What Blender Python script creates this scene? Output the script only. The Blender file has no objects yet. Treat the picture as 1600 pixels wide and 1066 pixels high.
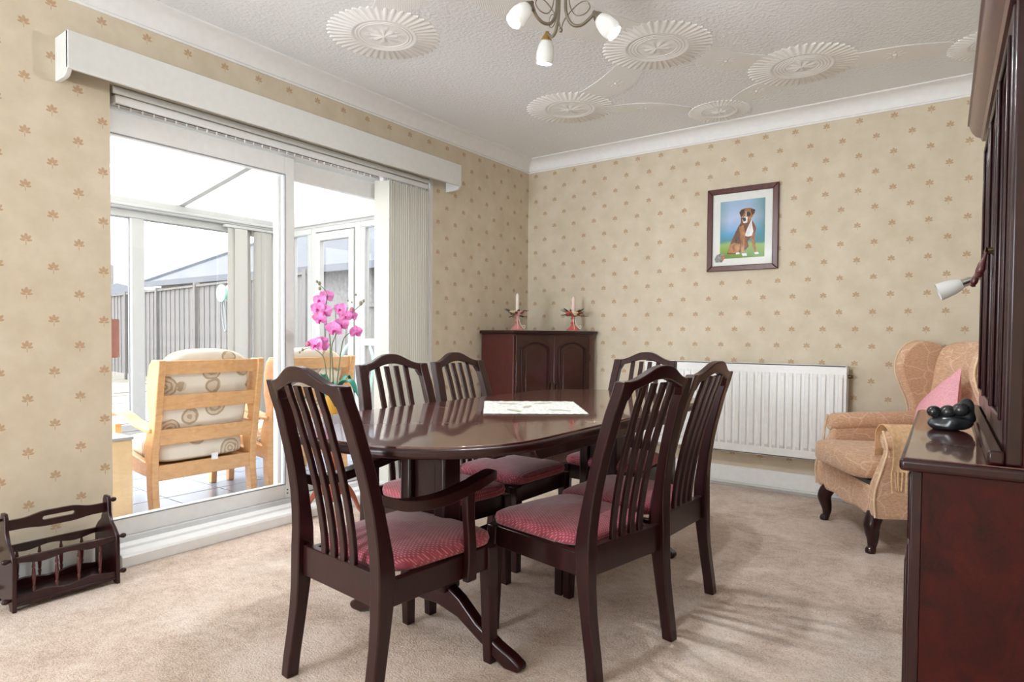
import bpy, bmesh, math, random
from mathutils import Vector, Matrix
random.seed(7)
PI = math.pi
SC = bpy.context.scene
COL = SC.collection

# ------------------------------------------------------------------ camera
def setup_camera():
    yaw, pitch, roll, f, sy = 0.6273, -0.0243, 0.0081, 979.77, 15.97
    w = Vector((-math.sin(yaw)*math.cos(pitch), math.cos(yaw)*math.cos(pitch), math.sin(pitch)))
    r = Vector((math.cos(yaw), math.sin(yaw), 0)); u = r.cross(w)
    r2 = r*math.cos(roll)+u*math.sin(roll); u2 = -r*math.sin(roll)+u*math.cos(roll)
    cd = bpy.data.cameras.new('camera'); cam = bpy.data.objects.new('camera', cd); COL.objects.link(cam)
    m = Matrix((r2, u2, -w)).transposed().to_4x4(); m.translation = (3.0302, -4.4001, 1.0236)
    cam.matrix_world = m
    cd.sensor_fit = 'HORIZONTAL'; cd.sensor_width = 36; cd.lens = 36*f/1600; cd.shift_y = sy/1600
    cd.clip_start = 0.02; cd.clip_end = 200
    SC.camera = cam
setup_camera()

# ------------------------------------------------------------------ light
WORLD_STRENGTH = 1.8
world = bpy.data.worlds.new('overcast_sky'); SC.world = world; world.use_nodes = True
bg = world.node_tree.nodes['Background']; bg.inputs[0].default_value = (0.93, 0.96, 1.0, 1); bg.inputs[1].default_value = WORLD_STRENGTH
def sun(energy, direction, angle):
    l = bpy.data.lights.new('hazy_sun', 'SUN'); l.energy = energy; l.angle = math.radians(angle); l.color = (1, .97, .93)
    o = bpy.data.objects.new('hazy_sun', l); COL.objects.link(o)
    o.rotation_euler = Vector(direction).to_track_quat('-Z', 'Y').to_euler()
def area(name, loc, direction, sx, sy, power, color=(1, 1, 1)):
    l = bpy.data.lights.new(name, 'AREA'); l.shape = 'RECTANGLE'; l.size = sx; l.size_y = sy; l.energy = power; l.color = color
    o = bpy.data.objects.new(name, l); COL.objects.link(o); o.location = loc
    o.rotation_euler = Vector(direction).to_track_quat('-Z', 'Z').to_euler()
sun(2.5, (1.0, 0.25, -0.75), 60)
area('added_fill_conservatory', (-1.65, -5.16, 1.15), (0.15, 1, 0), 2.4, 1.9, 57, (.93, .97, 1))  # added unseen fill lamp, throws light through the patio door onto the back wall
area('added_fill_rear', (.70, -7.58, 1.2), (0.4, 1, 0.45), 1.1, 1.8, 70, (.80, .90, 1))  # added fill lamp behind the camera, lifts the back wall and ceiling
SC.view_settings.view_transform = 'Standard'; SC.view_settings.look = 'None'
SC.view_settings.exposure = 1.26; SC.view_settings.gamma = 1.0; SC.view_settings.use_curve_mapping = False

# ------------------------------------------------------------------ helpers
def lin(c):
    return tuple(((v/255)/12.92 if v/255 <= 0.04045 else ((v/255+0.055)/1.055)**2.4) for v in c)
class MB:
    def __init__(s): s.v = []; s.f = []
    def add(s, vs, fs):
        b = len(s.v); s.v += [tuple(p) for p in vs]; s.f += [tuple(i+b for i in f) for f in fs]; return s
    def box(s, x0, x1, y0, y1, z0, z1):
        return s.add([(x0,y0,z0),(x1,y0,z0),(x1,y1,z0),(x0,y1,z0),(x0,y0,z1),(x1,y0,z1),(x1,y1,z1),(x0,y1,z1)],
                     [(0,3,2,1),(4,5,6,7),(0,1,5,4),(1,2,6,5),(2,3,7,6),(3,0,4,7)])
    def prism(s, poly, axis, a, b):
        def P(p, t):
            return {'x': (t, p[0], p[1]), 'y': (p[0], t, p[1]), 'z': (p[0], p[1], t)}[axis]
        n = len(poly); vs = [P(p, a) for p in poly]+[P(p, b) for p in poly]
        fs = [tuple(range(n-1, -1, -1)), tuple(range(n, 2*n))]+[(i, (i+1) % n, n+(i+1) % n, n+i) for i in range(n)]
        return s.add(vs, fs)
    def loft(s, secs, cap=True):
        n = len(secs[0]); vs = [p for q in secs for p in q]; fs = []
        for k in range(len(secs)-1):
            for i in range(n):
                j = (i+1) % n; fs.append((k*n+i, k*n+j, (k+1)*n+j, (k+1)*n+i))
        if cap: fs += [tuple(range(n-1, -1, -1)), tuple(range((len(secs)-1)*n, len(secs)*n))]
        return s.add(vs, fs)
    def tube(s, pts, rad, n=8, cap=True):
        pts = [Vector(p) for p in pts]; m = len(pts)
        if not isinstance(rad, (list, tuple)): rad = [rad]*m
        t0 = (pts[1]-pts[0]).normalized(); nn = t0.orthogonal().normalized(); secs = []
        for i in range(m):
            t = (pts[min(i+1, m-1)]-pts[max(i-1, 0)]).normalized()
            nn = (nn-t*nn.dot(t))
            nn = nn.normalized() if nn.length > 1e-6 else t.orthogonal().normalized()
            bb = t.cross(nn)
            secs.append([pts[i]+(nn*math.cos(2*PI*k/n)+bb*math.sin(2*PI*k/n))*rad[i] for k in range(n)])
        return s.loft(secs, cap)
    def lathe(s, prof, o=(0, 0, 0), n=16, d=(0, 0, 1), cap=True):
        d = Vector(d).normalized(); a = d.orthogonal().normalized(); b = d.cross(a); o = Vector(o)
        return s.loft([[o+d*z+(a*math.cos(2*PI*k/n)+b*math.sin(2*PI*k/n))*max(r, 1e-4) for k in range(n)] for r, z in prof], cap)
    def sup(s, c, rx, ry, rz, e1=1., e2=1., nu=24, nv=14, fn=None, M=None):
        c = Vector(c); sp = lambda x, e: math.copysign(abs(x)**e, x); vs = []; fs = []
        for j in range(nv+1):
            ph = -PI/2+PI*j/nv
            for i in range(nu):
                th = 2*PI*i/nu
                p = Vector((rx*sp(math.cos(ph), e1)*sp(math.cos(th), e2), ry*sp(math.cos(ph), e1)*sp(math.sin(th), e2), rz*sp(math.sin(ph), e1)))
                if fn: p = Vector(fn(p))
                if M is not None: p = M @ p
                vs.append(c+p)
        for j in range(nv):
            for i in range(nu):
                k = (i+1) % nu; fs.append((j*nu+i, j*nu+k, (j+1)*nu+k, (j+1)*nu+i))
        return s.add(vs, fs)
    def grid(s, fn, nu, nv):
        vs = [fn(i/nu, j/nv) for j in range(nv+1) for i in range(nu+1)]
        fs = [(j*(nu+1)+i, j*(nu+1)+i+1, (j+1)*(nu+1)+i+1, (j+1)*(nu+1)+i) for j in range(nv) for i in range(nu)]
        return s.add(vs, fs)
    def sheet(s, fn, nu, nv, th=.003):
        top = [Vector(fn(i/nu, j/nv)) for j in range(nv+1) for i in range(nu+1)]; W = nu+1; nr = []
        for j in range(nv+1):
            for i in range(nu+1):
                a = top[j*W+min(i+1, nu)]-top[j*W+max(i-1, 0)]; b = top[min(j+1, nv)*W+i]-top[max(j-1, 0)*W+i]
                nr.append(a.cross(b).normalized())
        N = len(top); vs = top+[p-n*th for p, n in zip(top, nr)]; fs = []
        for j in range(nv):
            for i in range(nu):
                q = (j*W+i, j*W+i+1, (j+1)*W+i+1, (j+1)*W+i); fs.append(q); fs.append(tuple(k+N for k in q[::-1]))
        rim = [i for i in range(W)]+[j*W+nu for j in range(1, nv+1)]+[nv*W+i for i in range(nu-1, -1, -1)]+[j*W for j in range(nv-1, 0, -1)]
        for k in range(len(rim)):
            a, b = rim[k], rim[(k+1) % len(rim)]; fs.append((b, a, a+N, b+N))
        return s.add(vs, fs)
    def mesh(s, name, mat, ang=35):
        me = bpy.data.meshes.new(name); me.from_pydata(s.v, [], s.f); me.validate()
        bm = bmesh.new(); bm.from_mesh(me); bmesh.ops.recalc_face_normals(bm, faces=bm.faces); bm.to_mesh(me); bm.free()
        if ang:
            for p in me.polygons: p.use_smooth = True
            me.set_sharp_from_angle(angle=math.radians(ang))
        me.materials.append(mat); return me
    def build(s, name, mat, parent=None, bev=0, seg=2, ang=35, sub=0):
        return obj(name, s.mesh(name, mat, ang), parent, bev, seg, sub)
def obj(name, me, parent=None, bev=0, seg=2, sub=0, loc=None, rot=None):
    o = bpy.data.objects.new(name, me); COL.objects.link(o)
    if parent: o.parent = parent
    if loc: o.location = loc
    if rot: o.rotation_euler = rot
    if bev:
        b = o.modifiers.new('bevel', 'BEVEL'); b.width = bev; b.segments = seg; b.limit_method = 'ANGLE'; b.angle_limit = math.radians(40); b.harden_normals = False
    if sub:
        m = o.modifiers.new('sub', 'SUBSURF'); m.levels = sub; m.render_levels = sub
    return o
def tag(o, label=None, cat=None, group=None, kind=None):
    if label: o['label'] = label
    if cat: o['category'] = cat
    if group: o['group'] = group
    if kind: o['kind'] = kind
    return o
def thing(name, label, cat, loc=(0, 0, 0), rz=0, group=None):
    o = bpy.data.objects.new(name, None); COL.objects.link(o); o.location = loc; o.rotation_euler = (0, 0, rz)
    o.empty_display_size = .05
    return tag(o, label, cat, group)
def struct(name, label, cat=None):
    o = bpy.data.objects.new(name, None); COL.objects.link(o); return tag(o, label, cat, kind='structure')
def copy_tree(o, parent=None):
    c = o.copy(); COL.objects.link(c); c.parent = parent
    for ch in list(o.children): copy_tree(ch, c)
    return c
def smooth(a, b, x):
    t = max(0, min(1, (x-a)/(b-a))); return t*t*(3-2*t)
def bez(p0, p1, p2, p3, n=10):
    p0, p1, p2, p3 = map(Vector, (p0, p1, p2, p3))
    return [p0*(1-t)**3+p1*3*t*(1-t)**2+p2*3*t*t*(1-t)+p3*t**3 for t in [i/n for i in range(n+1)]]
def crom(pts, n=6):
    P = [Vector(p) for p in pts]; P = [P[0]*2-P[1]]+P+[P[-1]*2-P[-2]]; out = []
    for i in range(1, len(P)-2):
        for k in range(n):
            t = k/n; a, b, c, d = P[i-1:i+3]
            out.append(0.5*((2*b)+(c-a)*t+(2*a-5*b+4*c-d)*t*t+(3*b-a-3*c+d)*t**3))
    out.append(P[-2]); return out

# ------------------------------------------------------------------ materials
class NT:
    def __init__(s, name):
        s.m = bpy.data.materials.new(name); s.m.use_nodes = True; s.t = s.m.node_tree; s.b = s.t.nodes['Principled BSDF']
    def n(s, ty, **kw):
        x = s.t.nodes.new(ty)
        for k, v in kw.items(): setattr(x, k, v)
        return x
    def l(s, a, b): s.t.links.new(a, b)
    def put(s, sock, v):
        if hasattr(v, 'is_output') or hasattr(v, 'links'): s.l(v, sock)
        else: sock.default_value = v
    def math(s, op, a, b=0., c=None):
        x = s.n('ShaderNodeMath', operation=op); s.put(x.inputs[0], a); s.put(x.inputs[1], b)
        if c is not None: s.put(x.inputs[2], c)
        return x.outputs[0]
    def coord(s, kind='Object', scale=(1, 1, 1)):
        c = s.n('ShaderNodeTexCoord'); m = s.n('ShaderNodeMapping'); s.l(c.outputs[kind], m.inputs[0]); m.inputs['Scale'].default_value = scale
        return m.outputs[0]
    def noise(s, co, scale, detail=3, rough=.5, dist=0):
        x = s.n('ShaderNodeTexNoise'); s.l(co, x.inputs['Vector']); x.inputs['Scale'].default_value = scale; x.inputs['Detail'].default_value = detail
        x.inputs['Roughness'].default_value = rough; x.inputs['Distortion'].default_value = dist; return x.outputs[0]
    def ramp(s, fac, stops):
        x = s.n('ShaderNodeValToRGB'); s.l(fac, x.inputs[0]); e = x.color_ramp.elements
        while len(e) < len(stops): e.new(.5)
        for i, (p, c) in enumerate(stops): e[i].position = p; e[i].color = (*lin(c), 1)
        return x.outputs[0]
    def mix(s, fac, a, b):
        x = s.n('ShaderNodeMix', data_type='RGBA'); s.put(x.inputs[0], fac)
        for k, v in ((6, a), (7, b)):
            if isinstance(v, tuple): x.inputs[k].default_value = (*lin(v), 1)
            else: s.l(v, x.inputs[k])
        return x.outputs[2]
    def bump(s, h, strength=.3, dist=.01):
        x = s.n('ShaderNodeBump'); x.inputs['Strength'].default_value = strength; x.inputs['Distance'].default_value = dist
        s.l(h, x.inputs['Height']); s.l(x.outputs[0], s.b.inputs['Normal'])
    def col(s, v):
        if isinstance(v, tuple): s.b.inputs['Base Color'].default_value = (*lin(v), 1)
        else: s.l(v, s.b.inputs['Base Color'])
    def set(s, rough=.5, spec=.5, coat=0, metal=0, trans=0, sheen=0):
        s.b.inputs['Roughness'].default_value = rough; s.b.inputs['Specular IOR Level'].default_value = spec
        s.b.inputs['Coat Weight'].default_value = coat; s.b.inputs['Coat Roughness'].default_value = .08
        s.b.inputs['Metallic'].default_value = metal; s.b.inputs['Transmission Weight'].default_value = trans
        s.b.inputs['Sheen Weight'].default_value = sheen
        return s.m
def plain(name, c, rough=.5, spec=.5, coat=0, metal=0, var=.04, scale=30, bump=0):
    t = NT(name); co = t.coord(); n = t.noise(co, scale)
    a = tuple(max(0, v*(1-var)) for v in c); b = tuple(min(255, v*(1+var)) for v in c)
    t.col(t.ramp(n, [(.3, a), (.7, b)]))
    if bump: t.bump(n, bump, .004)
    return t.set(rough, spec, coat, metal)
def wood(name, dark, light, rough=.3, coat=.4, sc=(6, 6, 1.2), nscale=6, lo=.3, hi=.75, spec=.5):
    t = NT(name); co = t.coord('Object', sc); n = t.noise(co, nscale, 6, .6, 1.2)
    n2 = t.noise(t.coord('Object', tuple(v*6 for v in sc)), nscale*2, 3)
    f = t.math('ADD', t.math('MULTIPLY', n, .75), t.math('MULTIPLY', n2, .25))
    t.col(t.ramp(f, [(lo, dark), (hi, light)])); return t.set(rough, spec, coat)
def wallpaper(name, ax, ph_h, ph_v):
    t = NT(name); co = t.coord('Object'); sep = t.n('ShaderNodeSeparateXYZ'); t.l(co, sep.inputs[0])
    H = sep.outputs[ax]; V = sep.outputs[2]; ph, pv = .184, .2135
    def cell(off):
        out = []
        for s_, p, q in ((H, ph, ph_h), (V, pv, ph_v)):
            x = t.math('ADD', t.math('DIVIDE', t.math('SUBTRACT', s_, q), p), off)
            out.append(t.math('MULTIPLY', t.math('SUBTRACT', t.math('FRACT', x), .5), p))
        return out
    def motif(off):
        h, v = cell(off); best = None
        # lobes: (cx, cy, angle from up, half length, half width)
        for cx, cy, an, a, b in [(0, .010, 0, .0125, .0062), (-.0095, .006, 42, .0105, .0055), (.0095, .006, -42, .0105, .0055),
                                 (-.011, -.005, 80, .0095, .0045), (.011, -.005, -80, .0095, .0045), (0, -.0165, 0, .010, .0015)]:
            an = math.radians(an); ca, sa = math.cos(an), math.sin(an)
            dx = t.math('SUBTRACT', h, cx); dy = t.math('SUBTRACT', v, cy)
            lx = t.math('DIVIDE', t.math('ADD', t.math('MULTIPLY', dx, ca), t.math('MULTIPLY', dy, sa)), b)
            ly = t.math('DIVIDE', t.math('SUBTRACT', t.math('MULTIPLY', dy, ca), t.math('MULTIPLY', dx, sa)), a)
            d = t.math('ADD', t.math('MULTIPLY', lx, lx), t.math('MULTIPLY', ly, ly))
            best = d if best is None else t.math('MINIMUM', best, d)
        return best
    d = t.math('MINIMUM', motif(.5), motif(0.0))
    m = t.n('ShaderNodeMapRange'); t.l(d, m.inputs[0]); m.inputs[1].default_value = .75; m.inputs[2].default_value = 1.25; m.inputs[3].default_value = 1; m.inputs[4].default_value = 0
    w = t.noise(co, 90, 3); fac = t.math('MULTIPLY', m.outputs[0], t.math('ADD', t.math('MULTIPLY', w, .5), .45))
    base = t.ramp(t.noise(co, 7, 5, .6), [(.35, (209, 196, 173)), (.65, (219, 207, 186))])
    t.col(t.mix(fac, base, (180, 141, 102))); t.bump(t.noise(co, 160, 2), .06, .003)
    return t.set(.75, .25)
def carpet_mat():
    t = NT('carpet_pile'); co = t.coord('Object'); a = t.noise(co, 3.2, 5, .62, .6); b = t.noise(co, 150, 3, .75); c = t.noise(co, 30, 4, .7)
    f = t.math('ADD', t.math('ADD', t.math('MULTIPLY', a, .34), t.math('MULTIPLY', b, .44)), t.math('MULTIPLY', c, .22))
    t.col(t.ramp(f, [(.40, (190, 164, 144)), (.5, (234, 211, 194)), (.60, (253, 238, 226))]))
    t.bump(t.math('ADD', b, t.math('MULTIPLY', c, .8)), .7, .012); return t.set(.95, .1, sheen=.2)
def ceiling_mat():
    t = NT('artex_stipple'); co = t.coord('Object'); v = t.n('ShaderNodeTexVoronoi'); v.feature = 'SMOOTH_F1'; t.l(co, v.inputs['Vector']); v.inputs['Scale'].default_value = 62
    n = t.noise(co, 120, 4, .7); t.col((243, 245, 247)); t.bump(t.math('ADD', v.outputs[0], n), .5, .010); return t.set(.85, .2)
def plaster_comb(name, scale):
    t = NT(name); t.col((242, 242, 240)); w = t.n('ShaderNodeTexWave'); t.l(t.coord('Object'), w.inputs['Vector']); w.wave_type = 'BANDS'; w.bands_direction = 'DIAGONAL'; w.inputs['Scale'].default_value = scale
    t.bump(w.outputs[1], .25, .004); return t.set(.8, .2)
def upholstery():
    t = NT('red_dotted_upholstery'); co = t.coord('Object', (105, 105, 105)); sep = t.n('ShaderNodeSeparateXYZ'); t.l(co, sep.inputs[0])
    x, y = t.math('ADD', sep.outputs[0], t.math('MULTIPLY', sep.outputs[2], .35)), t.math('ADD', sep.outputs[1], sep.outputs[2]); row = t.math('FLOOR', y); fx = t.math('SUBTRACT', t.math('FRACT', t.math('ADD', x, t.math('MULTIPLY', row, .5))), .5)
    fy = t.math('SUBTRACT', t.math('FRACT', y), .5); d = t.math('ADD', t.math('MULTIPLY', fx, fx), t.math('MULTIPLY', fy, fy))
    m = t.n('ShaderNodeMapRange'); t.l(d, m.inputs[0]); m.inputs[1].default_value = .02; m.inputs[2].default_value = .08; m.inputs[3].default_value = .8; m.inputs[4].default_value = 0
    base = t.ramp(t.noise(co, .35, 3), [(.3, (150, 60, 78)), (.7, (174, 84, 104))])
    t.col(t.mix(m.outputs[0], base, (224, 152, 140))); t.bump(d, .3, .002); return t.set(.85, .2, sheen=.35)
def damask():
    t = NT('apricot_chenille'); co = t.coord('Object'); a = t.noise(t.coord('Object', (1, 1, 3)), 60, 4, .7)
    v = t.n('ShaderNodeTexVoronoi'); v.feature = 'DISTANCE_TO_EDGE'; w_ = t.n('ShaderNodeVectorMath', operation='MULTIPLY_ADD'); nn_ = t.n('ShaderNodeTexNoise'); nn_.inputs['Scale'].default_value = 9; t.l(co, nn_.inputs['Vector']); t.l(nn_.outputs[1], w_.inputs[0]); w_.inputs[1].default_value = (.09, .09, .09); t.l(co, w_.inputs[2]); t.l(w_.outputs[0], v.inputs['Vector']); v.inputs['Scale'].default_value = 9
    m = t.n('ShaderNodeMapRange'); t.l(v.outputs[0], m.inputs[0]); m.inputs[1].default_value = .0; m.inputs[1].default_value = .010; m.inputs[2].default_value = .034; m.inputs[3].default_value = .5; m.inputs[4].default_value = 0
    base = t.ramp(a, [(.3, (196, 151, 119)), (.7, (234, 196, 164))]); t.col(t.mix(m.outputs[0], base, (244, 220, 192))); t.bump(a, .25, .004); return t.set(.9, .2, sheen=.3)
def rose_fabric():
    t = NT('rose_print_fabric'); co = t.coord('Object'); v = t.n('ShaderNodeTexVoronoi'); t.l(co, v.inputs['Vector']); v.inputs['Scale'].default_value = 6.5
    rings = t.math('SINE', t.math('ADD', t.math('MULTIPLY', v.outputs[0], 42), t.math('MULTIPLY', t.noise(co, 18, 2), 9)))
    inside = t.math('LESS_THAN', v.outputs[0], .42); m = t.math('MULTIPLY', inside, t.math('GREATER_THAN', rings, .25))
    base = t.mix(inside, (232, 224, 210), (214, 200, 178)); t.col(t.mix(t.math('MULTIPLY', m, .75), base, (168, 145, 118))); return t.set(.9, .2)
def glass_mat(name, tint=(1, 1, 1), f0=.04):
    m = bpy.data.materials.new(name); m.use_nodes = True; t = m.node_tree; t.nodes.clear()
    o = t.nodes.new('ShaderNodeOutputMaterial'); a = t.nodes.new('ShaderNodeBsdfTransparent'); a.inputs[0].default_value = (*tint, 1)
    g = t.nodes.new('ShaderNodeBsdfGlossy'); g.inputs['Roughness'].default_value = .02; x = t.nodes.new('ShaderNodeMixShader')
    lw = t.nodes.new('ShaderNodeLayerWeight'); lw.inputs[0].default_value = .5
    p = t.nodes.new('ShaderNodeMath'); p.operation = 'POWER'; p.inputs[1].default_value = 5; t.links.new(lw.outputs['Facing'], p.inputs[0])
    q = t.nodes.new('ShaderNodeMath'); q.operation = 'MULTIPLY_ADD'; q.inputs[1].default_value = 1-f0; q.inputs[2].default_value = f0; t.links.new(p.outputs[0], q.inputs[0])
    t.links.new(q.outputs[0], x.inputs[0]); t.links.new(a.outputs[0], x.inputs[1]); t.links.new(g.outputs[0], x.inputs[2]); t.links.new(x.outputs[0], o.inputs[0]); return m
def translucent(name, c, tr=.5, rough=.6):
    m = bpy.data.materials.new(name); m.use_nodes = True; t = m.node_tree; t.nodes.clear()
    o = t.nodes.new('ShaderNodeOutputMaterial'); a = t.nodes.new('ShaderNodeBsdfTranslucent'); b = t.nodes.new('ShaderNodeBsdfDiffuse')
    a.inputs[0].default_value = (*lin(c), 1); b.inputs[0].default_value = (*lin(c), 1); x = t.nodes.new('ShaderNodeMixShader'); x.inputs[0].default_value = tr
    t.links.new(b.outputs[0], x.inputs[1]); t.links.new(a.outputs[0], x.inputs[2]); t.links.new(x.outputs[0], o.inputs[0]); return m
M = dict(
    wp_left=wallpaper('wallpaper_window_wall', 1, -3.512, 1.394), wp_back=wallpaper('wallpaper_picture_wall', 0, 2.836, 2.361),
    carpet=carpet_mat(), ceil=ceiling_mat(), plaster=plain('smooth_plaster', (243, 243, 241), .7, .2, var=.01), comb=plaster_comb('combed_plaster', 55),
    coving=plain('coving_paint', (240, 240, 240), .55, .3, var=.01), gloss=plain('white_gloss_paint', (220, 221, 219), .25, .5, var=.01),
    upvc=plain('white_upvc', (240, 241, 241), .3, .45, var=.01), upvc_dim=plain('dimmed_white_upvc', (172, 173, 172), .35, .4, var=.01), slot=plain('dark_slot', (60, 62, 66), .5), gasket=plain('grey_gasket', (150, 154, 158), .6),  # second white uPVC is darkened to keep brightly lit conservatory frames from overexposing
    maho=wood('dark_mahogany', (26, 6, 8), (54, 13, 15), .34, .25, spec=.35), mahogloss=wood('glossy_mahogany', (30, 8, 10), (58, 16, 18), .25, .8), mahotop=wood('polished_mahogany_top', (58, 18, 15), (98, 36, 27), .3, 1.0, (3, 1, 1), 7),
    mahored=wood('red_mahogany_veneer', (34, 6, 4), (74, 17, 10), .45, .05, (3, 3, 2), 5, .35, .7, spec=.2), mahomid=wood('mid_mahogany', (62, 20, 20), (96, 36, 34), .3, .4),
    cherry=wood('cherry_wood', (128, 58, 38), (170, 92, 62), .35, .3), pine=wood('pine_wood', (206, 152, 98), (232, 188, 136), .45, .2, (2, 2, 5), 6),
    pale=wood('pale_board', (218, 184, 136), (232, 204, 162), .5, .1, (2, 2, 5), 5), seat=upholstery(), damask=damask(), rose=rose_fabric(),
    pipe=plain('pale_piping', (236, 205, 170), .8, .2), glass=glass_mat('window_glass', f0=.025), cabglass=glass_mat('cabinet_glass', (.93, .95, .95), .06),
    poly=translucent('polycarbonate_roof', (250, 250, 248), .72), blind=translucent('blind_fabric', (250, 249, 244), .5), blindc=translucent('conservatory_blind_fabric', (196, 195, 190), .3),
    radi=plain('radiator_enamel', (243, 243, 242), .35, .5, var=.01), brass=plain('antique_brass', (84, 70, 50), .35, metal=.9), chrome=plain('chrome', (205, 205, 205), .18, metal=1.),
    pewter=plain('pewter_metal', (150, 142, 128), .3, metal=.9), gold=plain('gold_cap', (196, 160, 92), .3, metal=.9), opal=translucent('opal_glass', (226, 226, 224), .035),
    wax=plain('ivory_wax', (246, 236, 222), .5, var=.01), waxp=plain('pale_pink_wax', (246, 222, 214), .5, var=.01), pinkc=plain('pink_ceramic', (226, 146, 146), .25, coat=.4), redc=plain('coral_ceramic', (214, 102, 94), .25, coat=.4),
    fl_pink=plain('pale_pink_silk', (240, 178, 170), .7), fl_red=plain('coral_silk', (222, 96, 82), .7), fl_cream=plain('cream_silk', (240, 214, 170), .7), leafd=plain('dark_green_leaf', (62, 74, 48), .6),
    ribbon=plain('cream_ribbon', (246, 236, 222), .5), lace=plain('white_lace', (206, 208, 202), .9, .1, var=.13, scale=75, bump=.6), lacepat=plain('lace_leaf_pattern', (168, 164, 148), .9, .1),
    orch=plain('orchid_petal', (222, 128, 190), .5, var=.14, scale=60), orchd=plain('orchid_throat', (190, 40, 130), .5), stem=plain('green_stem', (104, 112, 72), .6), bud=plain('orchid_bud', (138, 132, 112), .6), budp=plain('pink_bud', (190, 110, 140), .6),
    teal=plain('green_orchid_leaf', (46, 142, 122), .4), pot=plain('amber_pot', (206, 162, 66), .35, coat=.4), cushion=plain('pink_cotton', (242, 178, 188), .85, .15, var=.05, scale=120, bump=.15),
    throw=plain('gold_chenille_throw', (232, 192, 150), .9, .15, var=.06, scale=60, bump=.3), black=plain('dark_bronze', (34, 37, 40), .3, .5, coat=.2, var=.3, scale=40, bump=.3), blackball=plain('polished_dark_stone', (44, 44, 44), .2, coat=.3),
    mat=plain('picture_mount', (234, 236, 232), .8, .1, var=.01), lampsh=plain('reddish_brown_shade', (166, 116, 106), .8), tile=plain('grey_white_tile', (140, 150, 168), .25, .5, var=.03, scale=4), grout=plain('grout', (70, 74, 80), .9),
    fence=wood('weathered_fence', (92, 90, 90), (138, 137, 136), .9, 0, (9, 9, .6), 4), paving=plain('grey_paving', (150, 147, 140), .9, .1, var=.08, scale=8), earth=plain('garden_ground', (132, 129, 120), .95, .1, var=.1, scale=5),
    slate=wood('slate_roof', (50, 58, 68), (76, 84, 94), .7, 0, (.4, 3, 3), 2), brick=plain('buff_brick', (138, 136, 136), .9, .1, var=.1, scale=14), fascia=plain('grey_fascia', (92, 98, 108), .6), fasciaw=plain('timber_fascia', (216, 178, 140), .7),
    stone=plain('white_stone', (240, 240, 236), .8, .2), mint=plain('mint_green_metal', (172, 214, 202), .5), green=plain('green_hose_reel', (140, 196, 182), .5), ltag=plain('white_care_label', (246, 246, 248), .7), rwall=plain('cream_wall', (238, 222, 190), .8, .2, var=.01),
)

M['mahotop'].node_tree.nodes['Principled BSDF'].inputs['Coat IOR'].default_value = 1.85
M['mahotop'].node_tree.nodes['Principled BSDF'].inputs['Coat Roughness'].default_value = .05

# ------------------------------------------------------------------ room shell
XR, YR, ZC, CV = 3.42, -7.6, 2.492, 0.098
OY0, OY1, OZ = -3.207, -1.173, 2.105
fl = MB().box(-.02, XR, YR, 0, -.06, 0).build('floor', M['carpet'], ang=0); tag(fl, 'beige cut pile carpet covering the dining room floor', 'floor', kind='structure')
ceil = MB().box(-.3, XR, YR, .3, ZC, ZC+.1).build('ceiling', M['ceil'], ang=0); tag(ceil, 'white stippled plaster ceiling with moulded rosettes', 'ceiling', kind='structure')
wl = MB().box(-.066, 0, YR, OY0, -.06, ZC).box(-.3, -.066, YR, OY0-.11, -.06, ZC).box(-.3, -.066, OY0-.11, OY0, OZ, ZC).box(-.3, 0, OY1, .3, -.06, ZC).box(-.3, 0, OY0, OY1, OZ, ZC).build('wall_left', M['wp_left'], ang=0)
tag(wl, 'cream leaf print wallpapered wall around the sliding patio door', 'wall', kind='structure')
wb = MB().box(0, XR+.1, 0, .3, -.06, ZC).build('wall_back', M['wp_back'], ang=0); tag(wb, 'cream leaf print wallpapered wall behind radiator and dog picture', 'wall', kind='structure')
wr = MB().box(XR, XR+.1, YR, 0, -.06, ZC).build('wall_right', M['wp_left'], ang=0); tag(wr, 'cream wallpapered wall behind the mahogany wall unit', 'wall', kind='structure')
wf = MB().box(-.3, .12, YR-.1, YR, -.06, ZC).box(1.28, XR+.1, YR-.1, YR, -.06, ZC).box(.12, 1.28, YR-.1, YR, 2.15, ZC).box(.12, 1.28, YR-.1, YR, -.06, .25).build('wall_rear', M['rwall'], ang=0)
tag(wf, 'plain cream wall at the lounge end of the room', 'wall', kind='structure')
def coving(name, pts_dir):
    # quarter-round profile swept along a wall
    m = MB(); p0, p1, nrm = pts_dir; p0, p1, nrm = Vector(p0), Vector(p1), Vector(nrm); secs = []
    prof = [(0, 0), (.006, 0), (.006, .010)]+[(.012+(CV-.024)*(1-math.cos(a*PI/16)), .012+(CV-.022)*math.sin(a*PI/16)) for a in range(0, 9)]+[(CV, CV-.006), (CV, CV), (0, CV)]
    for p in (p0, p1): secs.append([p+nrm*h+Vector((0, 0, ZC-CV+v)) for h, v in prof])
    m.loft(secs); o = m.build(name, M['coving'], ang=25); return o
for nm, a, lab in [('trim_1', ((0, 0, 0), (0, YR, 0), (1, 0, 0)), 'white cove moulding above the patio door wall'), ('trim_2', ((0, 0, 0), (XR, 0, 0), (0, -1, 0)), 'white cove moulding above the dog picture wall'),
                   ('trim_3', ((XR, 0, 0), (XR, YR, 0), (-1, 0, 0)), 'white cove moulding above the wall unit')]:
    tag(coving(nm, a), lab, 'coving', kind='structure')
def skirt(m, x0, x1, y0, y1): m.box(x0, x1, y0, y1, 0, .135)
o = MB().prism([(0, 0), (-.022, 0), (-.022, .10), (-.012, .125), (-.012, .14), (0, .14)], 'x', 0, XR).build('baseboard_back', M['coving'], bev=.002); tag(o, 'white skirting board under the radiator', 'skirting board', kind='structure')
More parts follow.
